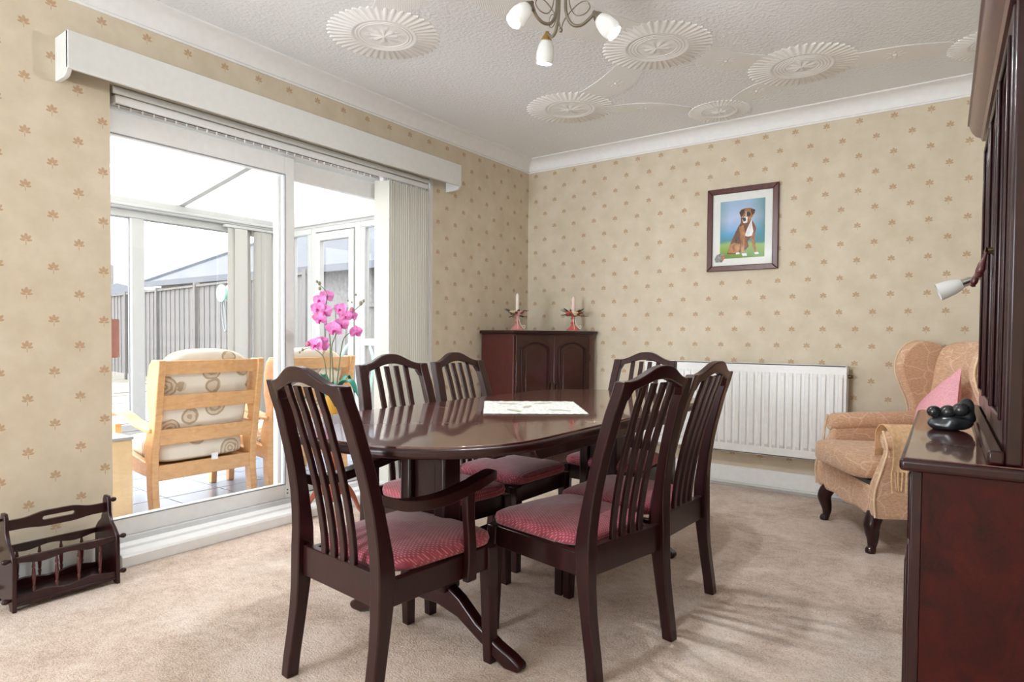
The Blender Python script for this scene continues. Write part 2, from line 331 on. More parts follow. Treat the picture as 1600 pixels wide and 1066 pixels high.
o = MB().tube([(.72, -.04, .03), (XR-.5, -.04, .03)], .011).build('pipe', M['gloss'], o)
o = MB().box(0, .018, YR, OY0-.01, 0, .13).build('baseboard_left', M['gloss'], bev=.003); tag(o, 'white skirting board behind the magazine rack', 'skirting board', kind='structure')
o = MB().box(0, .018, OY1+.01, -.02, 0, .13).build('baseboard_corner', M['gloss'], bev=.003); tag(o, 'white skirting board between patio door and corner cabinet', 'skirting board', kind='structure')
# wallpaper jamb beads
tag(MB().box(-.07, .001, OY1-.03, OY1, .05, OZ).build('trim_4', M['gloss'], bev=.002), 'white reveal strip beside the vertical blind', 'trim', kind='structure')
# unglazed frame behind the viewer, made up to house the fill lamp
w = struct('added_rear_frame', 'white frame added in the rear wall for the fill lamp', 'door')
MB().box(.12, 1.28, YR-.09, YR-.03, .25, .31).box(.12, 1.28, YR-.09, YR-.03, 2.09, 2.15).box(.12, .18, YR-.09, YR-.03, .31, 2.09).box(1.22, 1.28, YR-.09, YR-.03, .31, 2.09).build('door_frame', M['upvc'], w)

# ceiling plaster decoration (low relief)
def rosette(x, y, r, rings, ribs=44, ph=0):
    m = MB(); n = ribs*4; prof = []
    def ring(rr, zf): return [(x+rr*math.cos(2*PI*i/n+ph), y+rr*math.sin(2*PI*i/n+ph), ZC-zf(i)) for i in range(n)]
    rib = lambda i: .002+.0045*(0.5+0.5*math.cos(2*PI*i/4))
    scal = lambda i: 1+.035*math.cos(2*PI*i/4)
    secs = []
    n_ = n
    def sec(rf, zf): secs.append([(x+r*rf(i)*math.cos(2*PI*i/n+ph), y+r*rf(i)*math.sin(2*PI*i/n+ph), ZC-zf(i)) for i in range(n)])
    sec(lambda i: 1.0*scal(i), lambda i: -.001); sec(lambda i: .985*scal(i), rib); sec(lambda i: .62, rib); sec(lambda i: .60, lambda i: .007); sec(lambda i: .57, lambda i: .007)
    q = .55
    for k in range(rings):
        sec(lambda i, q=q: q, lambda i: .004); sec(lambda i, q=q: q-.03, lambda i: .004); sec(lambda i, q=q: q-.035, lambda i: .006); sec(lambda i, q=q: q-.055, lambda i: .006); q -= .06
    sec(lambda i, q=q: q, lambda i: .004)
    pet = lambda i: .004+.005*(0.5+0.5*math.cos(2*PI*i*8/n))
    sec(lambda i: .26, lambda i: .004); sec(lambda i: .22, pet); sec(lambda i: .05, pet); sec(lambda i: .0005, lambda i: .01)
    m.loft(secs, cap=False); return m.build('plaster_rosette', M['plaster'], ceil, ang=50)
def flower(x, y, r, ph=0, k=8):
    m = MB()
    for i in range(k):
        a = ph+2*PI*i/k; m.sup((x+.55*r*math.cos(a), y+.55*r*math.sin(a), ZC),   .45*r, .17*r, .005, 1, 1, 10, 6, M=Matrix.Rotation(a, 4, 'Z'))
    m.sup((x, y, ZC), .16*r, .16*r, .010, 1, 1, 10, 6); return m.build('plaster_flower', M['plaster'], ceil)
def band(p, q, w, bulge=0):
    p, q = Vector((*p, 0)), Vector((*q, 0)); d = q-p; s = Vector((-d.y, d.x, 0)).normalized(); up = []; lo = []
    for i in range(17):
        t = i/16; c = p+d*t+s*bulge*math.sin(PI*t)*1.; ww = w*(.72+.28*math.sin(PI*t))
        up.append(c+s*ww); lo.append(c-s*ww)
    poly = [(v.x, v.y) for v in up+lo[::-1]]
    return MB().prism(poly, 'z', ZC-.0035, ZC+.002).build('plaster_band', M['comb'], ceil, ang=0)
R = dict(a=(.69, -2.26), b=(1.73, -1.38), c=(.93, -.89), d=(2.28, -.73), e=(1.70, -.30), f=(3.12, -.47), g=(1.30, -2.75))
for k, (r, ring) in dict(a=(.265, 2), b=(.265, 3), c=(.27, 1), d=(.265, 4), e=(.19, 1), f=(.2, 2), g=(.26, 2)).items(): rosette(*R[k], r, ring)
for p, q, w_, bu in [('a', 'g', .10, .05), ('b', 'c', .11, -.05), ('b', 'd', .10, .05), ('d', 'f', .10, .0), ('d', 'e', .08, 0), ('c', 'e', .08, -.04), ('b', 'g', .16, -.08)]:
    P, Q = Vector(R[p]), Vector(R[q]); u = (Q-P).normalized(); band(P+u*.24, Q-u*.2, w_, bu)
    mid = (P+Q)/2+Vector((-u.y, u.x))*bu
    if (p, q) != ('b', 'g'): flower(mid.x, mid.y, .065, random.random())
flower(R['a'][0], R['a'][1], .12, .2)

# ------------------------------------------------------------------ sliding patio door
def framebox(m, x0, x1, y0, y1, z0, z1, w, wt=None, wb=None):
    wt = wt or w; wb = wb or w
    return m.box(x0, x1, y0, y0+w, z0, z1).box(x0, x1, y1-w, y1, z0, z1).box(x0, x1, y0+w, y1-w, z1-wt, z1).box(x0, x1, y0+w, y1-w, z0, z0+wb)
d = struct('door_1', 'white sliding patio door with two tall glass panels', 'door')
framebox(MB(), -.20, -.07, OY0-.105, OY1-.03, .04, OZ, .045, .075, .05).build('door_frame', M['upvc'], d, bev=.003)
MB().box(-.12, -.118, OY0+.06, OY1-.08, .088, .094).build('track_gasket', M['slot'], d)
p = framebox(MB(), -.125, -.085, OY0-.085, -2.225, .09, 2.02, .062, .105, .085).build('sliding_panel', M['upvc'], d, bev=.004)
MB().box(-.107, -.103, OY0-.025, -2.285, .17, 1.92).build('pane', M['glass'], p, ang=0)
framebox(MB(), -.1, -.084, OY0-.027, -2.283, .168, 1.922, .006).build('gasket', M['gasket'], p)
MB().box(-.086, -.083, -2.275, -2.268, .115, .122).box(-.086, -.083, -2.275, -2.268, .135, .142).build('lock', M['slot'], p)
p = framebox(MB(), -.18, -.14, -2.30, OY1-.06, .09, 2.02, .06, .105, .085).build('fixed_panel', M['upvc'], d, bev=.004)
MB().box(-.162, -.158, -2.245, OY1-.115, .17, 1.92).build('pane', M['glass'], p, ang=0)
# stepped threshold
o = MB().prism([(-.20, 0), (.088, 0), (.088, .045), (.080, .056), (.02, .060), (.016, .072), (-.03, .078), (-.035, .05), (-.07, .05), (-.20, .05)], 'y', OY0+.0, OY1).build('trim_5', M['upvc'], bev=.003)
tag(o, 'white stepped threshold sill below the sliding patio door', 'door sill', kind='structure')
tag(MB().tube([(-.012, OY0+.014, 2.088), (-.012, OY1-.032, 2.088)], .016, 12).build('trim_6', M['gloss']), 'round white batten along the top of the door opening', 'trim', kind='structure')
# pelmet
p = thing('pelmet', 'long white box pelmet board above the patio door', 'pelmet', (0, -2.215, 2.045))
MB().box(.112, .130, -1.193, 1.193, .027, .177).build('front_board', M['gloss'], p, bev=.003)
for s in (-1, 1):
    prof = [(0.0, .0), (.085, .0), (.105, .006), (.118, .018), (.1285, .036), (.1285, .177), (0, .177)]
    MB().prism(prof, 'y', s*1.193-(.018 if s > 0 else 0), s*1.193+(0 if s > 0 else .018)).build('end_return', M['gloss'], p, bev=.002)
MB().box(0.001, .112, -1.175, 1.175, .16, .177).build('top_board', M['gloss'], p)
# vertical blind
b = thing('vertical_blind', 'cream vertical blind drawn to one side of the patio door', 'blind', (-.035, -2.19, 0))
hr = MB().box(-.022, .022, -.99, .985, 2.035, 2.070).build('headrail', M['upvc'], b, bev=.003)
MB().box(-.006, .006, -.98, .55, 2.0335, 2.036).build('slot', M['slot'], hr)
cm = MB().box(-.003, .003, -.002, .002, 2.018, 2.0335).mesh('carrier', M['upvc'], 0)
for i in range(30): obj('carrier', cm, hr, loc=(0, -.968+i*.05, 0))
NS = 21
sl = None
for i in range(NS):
    y = .575+i*.0195; a = math.radians(90-(38 if i == 0 else random.uniform(-3, 5)+8))
    if sl is None:
        def sf(u, v): return ((u-.5)*.089, .004*math.sin(PI*u), .07+v*1.945)
        me = MB().sheet(sf, 4, 6, .0012).mesh('slat', M['blind'])
        sl = True
    o = obj('slat', me, b, loc=(0.0, y, 0), rot=(0, 0, PI/2-a+random.uniform(-.05, .05)))
    MB().box(-.012, .012, -.003, .003, 2.012, 2.034).build('hanger', M['upvc'], o)

# ------------------------------------------------------------------ dining chairs
def stile_c(z):
    P = [(-.238, 0), (-.21, .2), (-.196, .38), (-.205, .5), (-.232, .65), (-.272, .80), (-.305, .905)]
    for (a, b), (c, e) in zip(P, P[1:]):
        if z <= e+1e-9: pass
    zs = [q[1] for q in P]; ys = [q[0] for q in P]
    # smooth interpolation (Catmull-Rom on z)
    z = max(0, min(zs[-1], z)); i = max(k for k in range(len(zs)-1) if zs[k] <= z+1e-9); t = (z-zs[i])/(zs[i+1]-zs[i])
    g = lambda k: ys[max(0, min(len(ys)-1, k))]
    a, b, c, d_ = g(i-1), g(i), g(i+1), g(i+2)
    return .5*(2*b+(c-a)*t+(2*a-5*b+4*c-d_)*t*t+(3*b-a-3*c+d_)*t**3)
def stile_x(z): return .197-(.0)*z if z < .38 else .197-(.197-.160)*((z-.38)/.52)
def make_chair(arms):
    t = thing('dining_chair', 'x', 'chair')
    zs = [0, .06, .13, .2, .27, .33, .38, .44, .5, .56, .62, .68, .74, .80, .85, .895]
    for s in (-1, 1):
        secs = []
        for z in zs:
            y = stile_c(z); x = s*stile_x(z); w = .0215; dp = .019+.008*math.exp(-((z-.38)/.12)**2)
            if z < .38: w = .0215-.003*(1-z/.38)
            secs.append([(x-w, y-dp, z), (x+w, y-dp, z), (x+w, y+dp, z), (x-w, y+dp, z)])
        MB().loft(secs).build('back_post', M['maho'], t, bev=.004)
        secs = []
        for z, h in ((0, .0165), (.28, .021), (.372, .022)):
            x = s*(.194+.004*(1-z/.37)); y = .212+.008*(1-z/.37); secs.append([(x-h, y-h, z), (x+h, y-h, z), (x+h, y+h, z), (x-h, y+h, z)])
        MB().loft(secs).build('front_leg', M['maho'], t, bev=.004)
        m = MB(); x = s*.193
        m.loft([[(x-.012, -.19, .30), (x+.012, -.19, .30), (x+.012, -.19, .372), (x-.012, -.19, .372)], [(x-.012, .195, .30), (x+.012, .195, .30), (x+.012, .195, .372), (x-.012, .195, .372)]])
        m.build('side_rail', M['maho'], t, bev=.003)
    MB().box(-.174, .174, .199, .223, .30, .372).build('front_rail', M['maho'], t, bev=.003)
    MB().box(-.176, .176, -.207, -.183, .30, .392).build('rear_rail', M['maho'], t, bev=.003)
    # crest
    secs = []; N = 28
    for i in range(N+1):
        u = -1+2*i/N; x = .181*u; au = abs(u)
        arch = math.exp(-(au/.52)**2.6) if True else 0
        zt = .893+.046*arch+(-.004 if au > .97 else 0)
        zb = .862+.034*math.exp(-(au/.55)**2.4) - .03*smooth(.70, .80, au)
        ctr = lambda z: stile_c(min(z, .905))-max(0, z-.905)*.3
        curve = -.012*(1-u*u)
        secs.append([(x, ctr(zb)-.015+curve, zb), (x, ctr(zb)+.016+curve, zb), (x, ctr(zt)+.014+curve, zt), (x, ctr(zt)-.016+curve, zt)])
    MB().loft(secs).build('crest_rail', M['maho'], t, bev=.004)
    for k, xt in enumerate((-.076, -.0255, .0255, .076)):
        secs = []
        for i in range(15):
            z = .375+(.885-.375)*i/14; x = xt*(.92+.08*i/14); u = x/.181; y = stile_c(z)-.012*(1-u*u)*smooth(.38, .9, z)-.002; w = .0115
            secs.append([(x-w, y-.007, z), (x+w, y-.007, z), (x+w, y+.007, z), (x-w, y+.007, z)])
        MB().loft(secs).build('back_slat', M['maho'], t, bev=.0025)
    # seat pad
    def pad(p):
        v = (p.y+.205)/.41; x = p.x*(.90+.12*max(0, min(1, v))); z = p.z
        if z > 0: z += .022*max(0, 1-(p.x/.21)**2)*max(0, 1-(p.y/.205)**2)
        if p.y < -.12: x *= 1-.10*smooth(-.12, -.19, p.y)
        return (x, p.y, z)
    MB().sup((0, .035, .393), .209, .203, .0285, .5, .28, 40, 12, pad).build('seat_pad', M['seat'], t, ang=80)
    if arms:
        for s in (-1, 1):
            path = crom([(s*.186, -.205, .592), (s*.215, -.14, .570), (s*.232, -.03, .566), (s*.235, .09, .585), (s*.228, .17, .600), (s*.218, .205, .598)], 6); secs = []
            for i, p in enumerate(path):
                k = i/(len(path)-1); w = .016+.009*math.sin(PI*min(1, k*1.1))+(.004 if k > .6 else 0); h = .015
                if k > .97: w *= .75; h *= .7
                secs.append([(p.x-w, p.y, p.z-h), (p.x+w, p.y, p.z-h), (p.x+w, p.y, p.z+h), (p.x-w, p.y, p.z+h)])
            MB().loft(secs).build('armrest', M['maho'], t, bev=.006, seg=3)
            secs = []
            for i in range(11):
                k = i/10; z = .296+.30*k; y = .082+.022*math.cos(k*PI)+.03*k; x = s*(.219+.012*k); h = .020-.004*math.sin(PI*k)
                secs.append([(x-.012, y-h, z), (x+.012, y-h, z), (x+.012, y+h, z), (x-.012, y+h, z)])
            MB().loft(secs).build('arm_support', M['maho'], t, bev=.004)
    return t
GC = 'dining chairs around the mahogany table'
def setc(o, loc, deg, label):
    o.location = (*loc, 0); o.rotation_euler = (0, 0, math.radians(deg)); tag(o, label, 'chair', GC)
cv = make_chair(True); setc(cv, (1.622, -3.062), -5, 'mahogany carver chair with curved armrests at the near end of the table')
c0 = make_chair(False); setc(c0, (1.262, -2.495), -98, 'slat back dining chair on the door side, directly in front of the vertical blind')
for loc, deg, lab in [((1.25, -2.0), -91, 'slat back dining chair on the door side, in front of the corner cabinet'), ((1.572, -1.42), 180, 'slat back dining chair at the far end of the table by the radiator'),
                      ((1.965, -2.53), 79, 'slat back dining chair nearest the viewer on the radiator side, whole seat in view'), ((1.972, -2.10), 87, 'slat back dining chair whose back stands directly in front of the radiator')]:
    setc(copy_tree(c0), loc, deg, lab)

# ------------------------------------------------------------------ dining table
TZ = .725
t = thing('dining_table', 'polished mahogany extending dining table with rounded ends', 'table', (1.569, -2.236, 0))
def outline(y0, y1, hw=.466, L1=.60, L2=1.038, n=2.3, ins=0):
    hw -= ins; L2 -= ins; pts = []
    def half(y):
        y = abs(y)
        return hw if y <= L1 else hw*max(0, 1-((y-L1)/(L2-L1))**n)**(1/n)
    ys = [y0+(y1-y0)*i/44 for i in range(45)]
    if abs(y1) > L1:
        ys = [y for y in ys if abs(y) <= L1]+[math.copysign(L1+(L2-L1)*math.sin(a*PI/2/22), y1) for a in range(0, 23)]
    if abs(y0) > L1:
        ys = [math.copysign(L1+(L2-L1)*math.sin(a*PI/2/22), y0) for a in range(22, -1, -1)]+[y for y in ys if abs(y) <= L1]
    R_ = [(half(y), y) for y in ys]; Lf = [(-half(y), y) for y in reversed(ys)]
    out = []
    for q in R_+Lf:
        if not out or (abs(q[0]-out[-1][0])+abs(q[1]-out[-1][1])) > 1e-4: out.append(q)
    if abs(out[0][0]-out[-1][0])+abs(out[0][1]-out[-1][1]) < 1e-4: out.pop()
    return out
for nm, a, b in (('table_top', -1.038, -.2215), ('leaf', -.2205, .2205), ('table_top', .2215, 1.038)):
    o = MB().prism(outline(a, b, ins=.010), 'z', TZ-.008, TZ).build(nm, M['mahotop'], t, bev=.0, ang=30)
    bv = o.modifiers.new('bevel', 'BEVEL'); bv.width = .0015; bv.segments = 2; bv.limit_method = 'ANGLE'; bv.angle_limit = math.radians(60)
    if nm == 'leaf': bv.width = .0008
    e = MB().prism(outline(a, b), 'z', TZ-.034, TZ-.006).build('edge_moulding', M['maho'], o, ang=30)
    bv = e.modifiers.new('bevel', 'BEVEL'); bv.width = .010 if nm != 'leaf' else .0008; bv.segments = 4; bv.limit_method = 'ANGLE'; bv.angle_limit = math.radians(60)
for s in (-1, 1):
    pr = [(-.60, .689), (-.60, .672), (-.585, .655), (-.56, .647), (.56, .647), (.585, .655), (.60, .672), (.60, .689)]
    MB().prism(pr, 'x', s*.405-.012, s*.405+.012).build('apron', M['maho'], t, bev=.003)
    MB().box(-.393, .393, s*.56-.011, s*.56+.011, .65, .689).build('cross_rail', M['maho'], t, bev=.002)
    yp = s*.615
    ped = bpy.data.objects.new('pedestal', None)
    body = MB()
    body.box(-.085, .085, yp-.018, yp+.018, .19, .665)
    pd = body.build('pedestal', M['maho'], t, bev=.003)
    for q in (-1, 1):
        MB().box(q*.078-.024, q*.078+.024, yp-.042, yp+.042, .18, .665).build('column', M['maho'], pd, bev=.008)
    MB().box(-.30, .30, yp-.03, yp+.03, .645, .689).build('bearer', M['maho'], pd, bev=.004)
    top = [(-.388, .026), (-.36, .042), (-.30, .066), (-.22, .112), (-.15, .172), (-.10, .20), (.10, .20), (.15, .172), (.22, .112), (.30, .066), (.36, .042), (.388, .026)]
    bot = [(.392, .012), (.38, 0), (.33, 0), (.29, .022), (.22, .062), (.14, .108), (.05, .13), (-.05, .13), (-.14, .108), (-.22, .062), (-.29, .022), (-.33, 0), (-.38, 0), (-.392, .012)]
    MB().prism(top+bot, 'y', yp-.021, yp+.021).build('splayed_foot', M['maho'], pd, bev=.010, seg=3)
MB().box(-.022, .022, -.60, .60, .25, .30).build('stretcher', M['maho'], t, bev=.004)
# lace placemat
pm = thing('lace_placemat', 'white lace placemat lying in the middle of the dining table', 'placemat', (1.564, -2.232, TZ))
ang = math.radians(38)
def lacef(u, v):
    x = (u-.5)*.40; y = (v-.5)*.455; e = min(u, 1-u, v, 1-v)
    sc = 1+.012*math.sin(u*70)*(e < .04)+.012*math.sin(v*80)*(e < .04)
    z = .0028+.0008*math.sin(u*43)*math.sin(v*39)+(.0008 if .02 < e < .07 else 0)
    return (x*math.cos(ang)*sc-y*math.sin(ang)*sc, x*math.sin(ang)*sc+y*math.cos(ang)*sc, z)
MB().sheet(lacef, 60, 64, .0014).build('lace_cloth', M['lace'], pm, ang=0)
for lx, ly, la in [(-.10, .12, 20), (.10, -.12, 200), (-.02, -.0, 110), (.06, .14, 60), (-.08, -.13, 160)]:
    x = lx*math.cos(ang)-ly*math.sin(ang); y = lx*math.sin(ang)+ly*math.cos(ang)
    MB().sup((x, y, .0036), .05, .017, .0008, 1, 1, 14, 5, M=Matrix.Rotation(math.radians(la), 4, 'Z')).build('leaf_motif', M['lacepat'], pm)

# ------------------------------------------------------------------ corner cabinet
cb = thing('corner_cabinet', 'mahogany corner cabinet with two arched panel doors', 'cabinet', (0, 0, 0))
A_, B_ = (.328, -.655), (.662, -.10)
base = [(.028, -.03), (.028, -.655), A_, B_, (.662, -.03)]
def inset(poly, d_): 
    return poly
body = MB().prism(base, 'z', .06, 1.04).build('body', M['mahomid'], cb, bev=.003)
MB().prism([(.028, -.03), (.028, -.64), (.318, -.64), (.648, -.10), (.648, -.03)], 'z', 0, .06).build('plinth', M['maho'], cb)
MB().prism([(.024, -.026), (.024, -.682), (.342, -.682), (.69, -.108), (.69, -.026)], 'z', 1.04, 1.066).build('top', M['maho'], cb, bev=.008, seg=3)
a2 = math.atan2(B_[1]-A_[1], B_[0]-A_[0]); LN = math.hypot(B_[0]-A_[0], B_[1]-A_[1])
fr = Matrix.Translation((A_[0], A_[1], 0)) @ Matrix.Rotation(a2, 4, 'Z')
def fx(m):
    m.v = [tuple(fr @ Vector(p)) for p in m.v]; return m
for k in range(2):
    x0 = .012+k*(LN-.024)/2+.001; x1 = x0+(LN-.024)/2-.002
    dr = fx(MB().box(x0, x1, -.019, -.001, .09, 1.03)).build('door', M['mahogloss'], cb, bev=.003)
    xm = (x0+x1)/2; hw = (x1-x0)/2-.038
    def arch(ins, n=14):
        h = hw-ins; top = [(xm+h*math.cos(a), 0) for a in ()]
        pts = [(xm-h, .16+ins), (xm+h, .16+ins), (xm+h, .938-ins)]
        for i in range(n+1):
            u = 1-2*i/n; pts.append((xm+h*u*.90, .948-ins+.034*math.cos(u*PI/2)))
        pts.append((xm-h, .938-ins)); return pts
    o_, i_ = arch(0), arch(.016); m = MB(); n = len(o_)
    vs = [(p[0], -.019, p[1]) for p in o_]+[(p[0], -.030, p[1]) for p in o_]+[(p[0], -.030, p[1]) for p in i_]+[(p[0], -.019, p[1]) for p in i_]
    fs = [(r*n+i, r*n+(i+1) % n, (r+1)*n+(i+1) % n, (r+1)*n+i) for r in range(3) for i in range(n)]
    m.add(vs, fs); fx(m).build('arch_moulding', M['maho'], dr, bev=.003)
    fx(MB().prism(arch(.04), 'y', -.0225, -.0185)).build('raised_panel', M['mahogloss'], dr, bev=.003)
    hx = x1-.022 if k == 0 else x0+.022
    m = MB().lathe([(.0, 0), (.013, .001), (.009, .006), (.005, .016), (.006, .018), (0, .02)], (hx, -.019, .665), 12, (0, -1, 0)).tube([(hx, -.036, .665), (hx, -.040, .655), (hx, -.038, .62)], [.004, .004, .006], 8).sup((hx, -.038, .612), .008, .008, .012, 1, 1, 10, 8)
    fx(m).build('drop_handle', M['brass'], dr)
    for z in (.86, .25):
        hx = x0-.004 if k == 0 else x1+.004
        fx(MB().tube([(hx, -.018, z-.025), (hx, -.018, z+.025)], .006)).build('hinge', M['brass'], dr)
# lace runner and candlesticks on the cabinet
def runf(u, v):
    P = Vector((.17+.40*u, -.53+.40*u-.02, 0)); s_ = Vector((-.65, .76, 0)); q = P+s_*(v-.5)*.16
    e = min(u, 1-u); q += s_*.004*math.sin(u*60)
    return (q.x, q.y, 1.069+.0006*math.sin(u*50+v*9))
tag(MB().sheet(runf, 40, 6, .0016).build('lace_runner', M['lace'], ang=0), 'narrow white lace runner lying on top of the corner cabinet', 'table runner')
def candlestick(x, y, cer, candle, fcol, label, clabel, h):
    z = 1.0702
    c = thing('candlestick', label, 'candlestick', (x, y, z), 0, 'candlesticks on the corner cabinet')
    MB().lathe([(.0, 0), (.050, 0), (.052, .006), (.044, .014), (.026, .028), (.016, .040), (.013, .052), (.019, .058), (.013, .064), (.012, .086), (.020, .092), (.014, .098), (.016, .112), (.022, .122), (.0125, .124), (.0122, .112), (0, .112)], (0, 0, 0), 20, cap=False).build('holder', M[cer], c)
    rnd = random.Random(int(x*1000))
    for k in range(20):
        a = 2*PI*k/20+rnd.uniform(-.2, .2); r = rnd.uniform(.055, .095); el = rnd.uniform(-.25, .55)
        d_ = Vector((math.cos(a)*math.cos(el), math.sin(a)*math.cos(el), math.sin(el)))
        p0 = d_*.018+Vector((0, 0, .118)); R_ = d_.to_track_quat('X', 'Z').to_matrix().to_4x4()
        MB().sup(p0+d_*r*.6, r*.5, .012, .003, 1, 1, 8, 5, M=R_).build('leaf', M['leafd'], c)
    for k, fc in enumerate(fcol):
        a = 2*PI*k/len(fcol)+.6; p = Vector((.042*math.cos(a), .042*math.sin(a), .130)); m = MB()
        for q in range(6):
            aa = 2*PI*q/6; dd = Vector((math.cos(aa), math.sin(aa), .5)).normalized(); m.sup(p+dd*.013, .017, .013, .010, 1, 1, 8, 5, M=dd.to_track_quat('X', 'Z').to_matrix().to_4x4())
        m.sup(p, .014, .014, .016, 1, 1, 8, 6); m.build('rose', M[fc], c)
    fw = Vector((.59, -.81, 0)); rt = Vector((.81, .59, 0)); m = MB()
    m.tube(crom([fw*.016+Vector((0, 0, .118)), fw*.03+Vector((0, 0, .08)), fw*.036+rt*.005+Vector((0, 0, .03)), fw*.05+rt*.004+Vector((0, 0, .004))], 5), .0022, 6)
    m.tube(crom([fw*.016+rt*.01+Vector((0, 0, .115)), fw*.03+rt*.018+Vector((0, 0, .06)), fw*.035+rt*.05+Vector((0, 0, .012)), fw*.03+rt*.058+Vector((0, 0, .035)), fw*.03+rt*.035+Vector((0, 0, .03))], 5), .0022, 6)
    m.build('ribbon', M['ribbon'], c)
    cd_ = MB().lathe([(0, 0), (.0112, 0), (.0112, .012), (.0135, .016), (.013, h*.9), (.009, h*.96), (.003, h), (.001, h+.006), (0, h+.006)], (0, 0, 0), 14, cap=False).build('candle', M[candle]); cd_.location = (x, y, z+.113)
    tag(cd_, clabel, 'candle', 'candles on the corner cabinet')
candlestick(.235, -.48, 'pinkc', 'wax', ['fl_pink', 'fl_cream', 'fl_pink', 'fl_cream', 'fl_pink'], 'pale pink candlestick with silk flower ring on the cabinet end nearer the door', 'tall ivory taper candle in the pale pink candlestick', .165)
candlestick(.545, -.165, 'redc', 'waxp', ['fl_red', 'fl_cream', 'fl_red', 'fl_red', 'fl_cream'], 'coral candlestick with silk flower ring on the cabinet end nearer the radiator', 'pale pink taper candle in the coral candlestick', .15)

# ------------------------------------------------------------------ radiator
rd = thing('radiator', 'long white fluted panel radiator on the picture wall', 'radiator', (1.78, -.1, .255))
W_, H_ = .66, .60; nfl = 27; prof = []; m = MB(); pit = 2*W_/nfl
def flute(m, zs):
    pass
cols = []
for i in range(nfl):
    x0 = -W_+.015+i*(2*W_-.03)/nfl; pw = (2*W_-.03)/nfl
    cols += [(x0, 0), (x0+pw*.30, 0), (x0+pw*.42, 1), (x0+pw*.88, 1), (x0+pw, 0)]
secs = []
for z, k in ((.055, 0), (.075, 1), (.525, 1), (.545, 0)):
    secs.append([(x, -.012*k*e+.012*(1-0)-.014 if False else (-.011*e*k), z) for x, e in cols])
V = [p for s_ in secs for p in s_]; n = len(cols)
m.add(V, [(j*n+i, j*n+i+1, (j+1)*n+i+1, (j+1)*n+i) for j in range(3) for i in range(n-1)])
m.add([(-W_, .0, 0), (W_, 0, 0), (W_, 0, .055), (-W_, 0, .055), (-W_, 0, .545), (W_, 0, .545), (W_, 0, .60), (-W_, 0, .60), (cols[0][0], 0, .055), (cols[0][0], 0, .545), (cols[-1][0], 0, .055), (cols[-1][0], 0, .545)],
      [(0, 1, 2, 3), (4, 5, 6, 7), (3, 8, 9, 4), (10, 2, 5, 11)])
m.build('front_panel', M['radi'], rd, ang=20)
MB().box(-W_, W_, .0, .014, -.004, .01).box(-W_, W_, .0, .014, .59, .604).box(-W_, W_, .004, .012, .01, .59).build('panel_rim', M['radi'], rd, bev=.004)
MB().box(-W_, W_, .052, .062, .02, .58).build('rear_panel', M['radi'], rd, bev=.003)
tg = MB().box(-W_, W_, .0145, .062, .596, .602)
tg.build('top_grille', M['radi'], rd, bev=.001)
for s in (-1, 1): MB().box(s*W_-.004, s*W_+.004, .0145, .062, .0, .60).build('side_cover', M['radi'], rd, bev=.002)
for s in (-1, 1):
    MB().tube([(s*(W_-.05), .03, 0), (s*(W_-.05), .03, -.06), (s*(W_-.05), .06, -.12), (s*(W_-.05), .062, -.215)], .009).build('feed_pipe', M['gloss'], rd)
MB().lathe([(.012, 0), (.012, .02), (.009, .024), (.009, .03), (0, .03)], (W_+.002, .03, .535), 12, (1, 0, 0)).build('bleed_valve', M['brass'], rd)
MB().box(-.3, -.28, .062, .099, .1, .5).box(.28, .3, .062, .099, .1, .5).build('wall_bracket', M['radi'], rd)

# ------------------------------------------------------------------ dog picture
PW, PH = .473, .570
pc = thing('framed_picture', 'framed painting of a seated boxer dog on the wall above the radiator', 'picture', (1.538, 0, 1.483))
def U(u, v): return (u*PW, v*PH)
fw_ = .038
for nm, poly in (('frame_side', [(0, 0), (fw_, fw_), (fw_, PH-fw_), (0, PH)]), ('frame_side', [(PW, 0), (PW, PH), (PW-fw_, PH-fw_), (PW-fw_, fw_)]), ('frame_side', [(0, 0), (PW, 0), (PW-fw_, fw_), (fw_, fw_)]), ('frame_side', [(0, PH), (fw_, PH-fw_), (PW-fw_, PH-fw_), (PW, PH)])):
    MB().prism(poly, 'y', -.024, -.002).build(nm, M['mahomid'], pc, bev=.005, seg=3)
mt = MB().box(.03, PW-.03, -.010, -.003, .03, PH-.03).build('mount', M['mat'], pc, ang=0)
tt = NT('painted_meadow'); co = tt.coord('Object'); sp = tt.n('ShaderNodeSeparateXYZ'); tt.l(co, sp.inputs[0])
nz = tt.noise(co, 9, 3); vv = tt.math('ADD', tt.math('DIVIDE', sp.outputs[2], PH), tt.math('MULTIPLY', tt.math('SUBTRACT', nz, .5), .16))
bgc = tt.ramp(vv, [(.15, (96, 140, 40)), (.30, (150, 184, 84)), (.36, (70, 140, 160)), (.45, (90, 170, 220)), (.62, (190, 205, 235)), (.8, (160, 190, 220))])
edge = tt.math('ABSOLUTE', tt.math('SUBTRACT', tt.math('DIVIDE', sp.outputs[0], PW), .46)); ef = tt.n('ShaderNodeMapRange'); tt.l(tt.math('ADD', edge, tt.math('MULTIPLY', nz, .12)), ef.inputs[0]); ef.inputs[1].default_value = .2; ef.inputs[2].default_value = .42; ef.inputs[3].default_value = 0; ef.inputs[4].default_value = .75
up = tt.math('GREATER_THAN', vv, .33); tt.col(tt.mix(tt.math('MULTIPLY', ef.outputs[0], up), bgc, (52, 128, 122))); M['meadow'] = tt.set(.5, .3)
MB().box(.188*PW, .816*PW, -.0106, -.0098, .152*PH, .841*PH).build('print', M['meadow'], mt, ang=0)
def fur(nm, a, b):
    q = NT(nm); q.col(q.ramp(q.noise(q.coord('Object', (1, 1, .4)), 55, 4, .7), [(.35, a), (.65, b)])); return q.set(.5, .3)
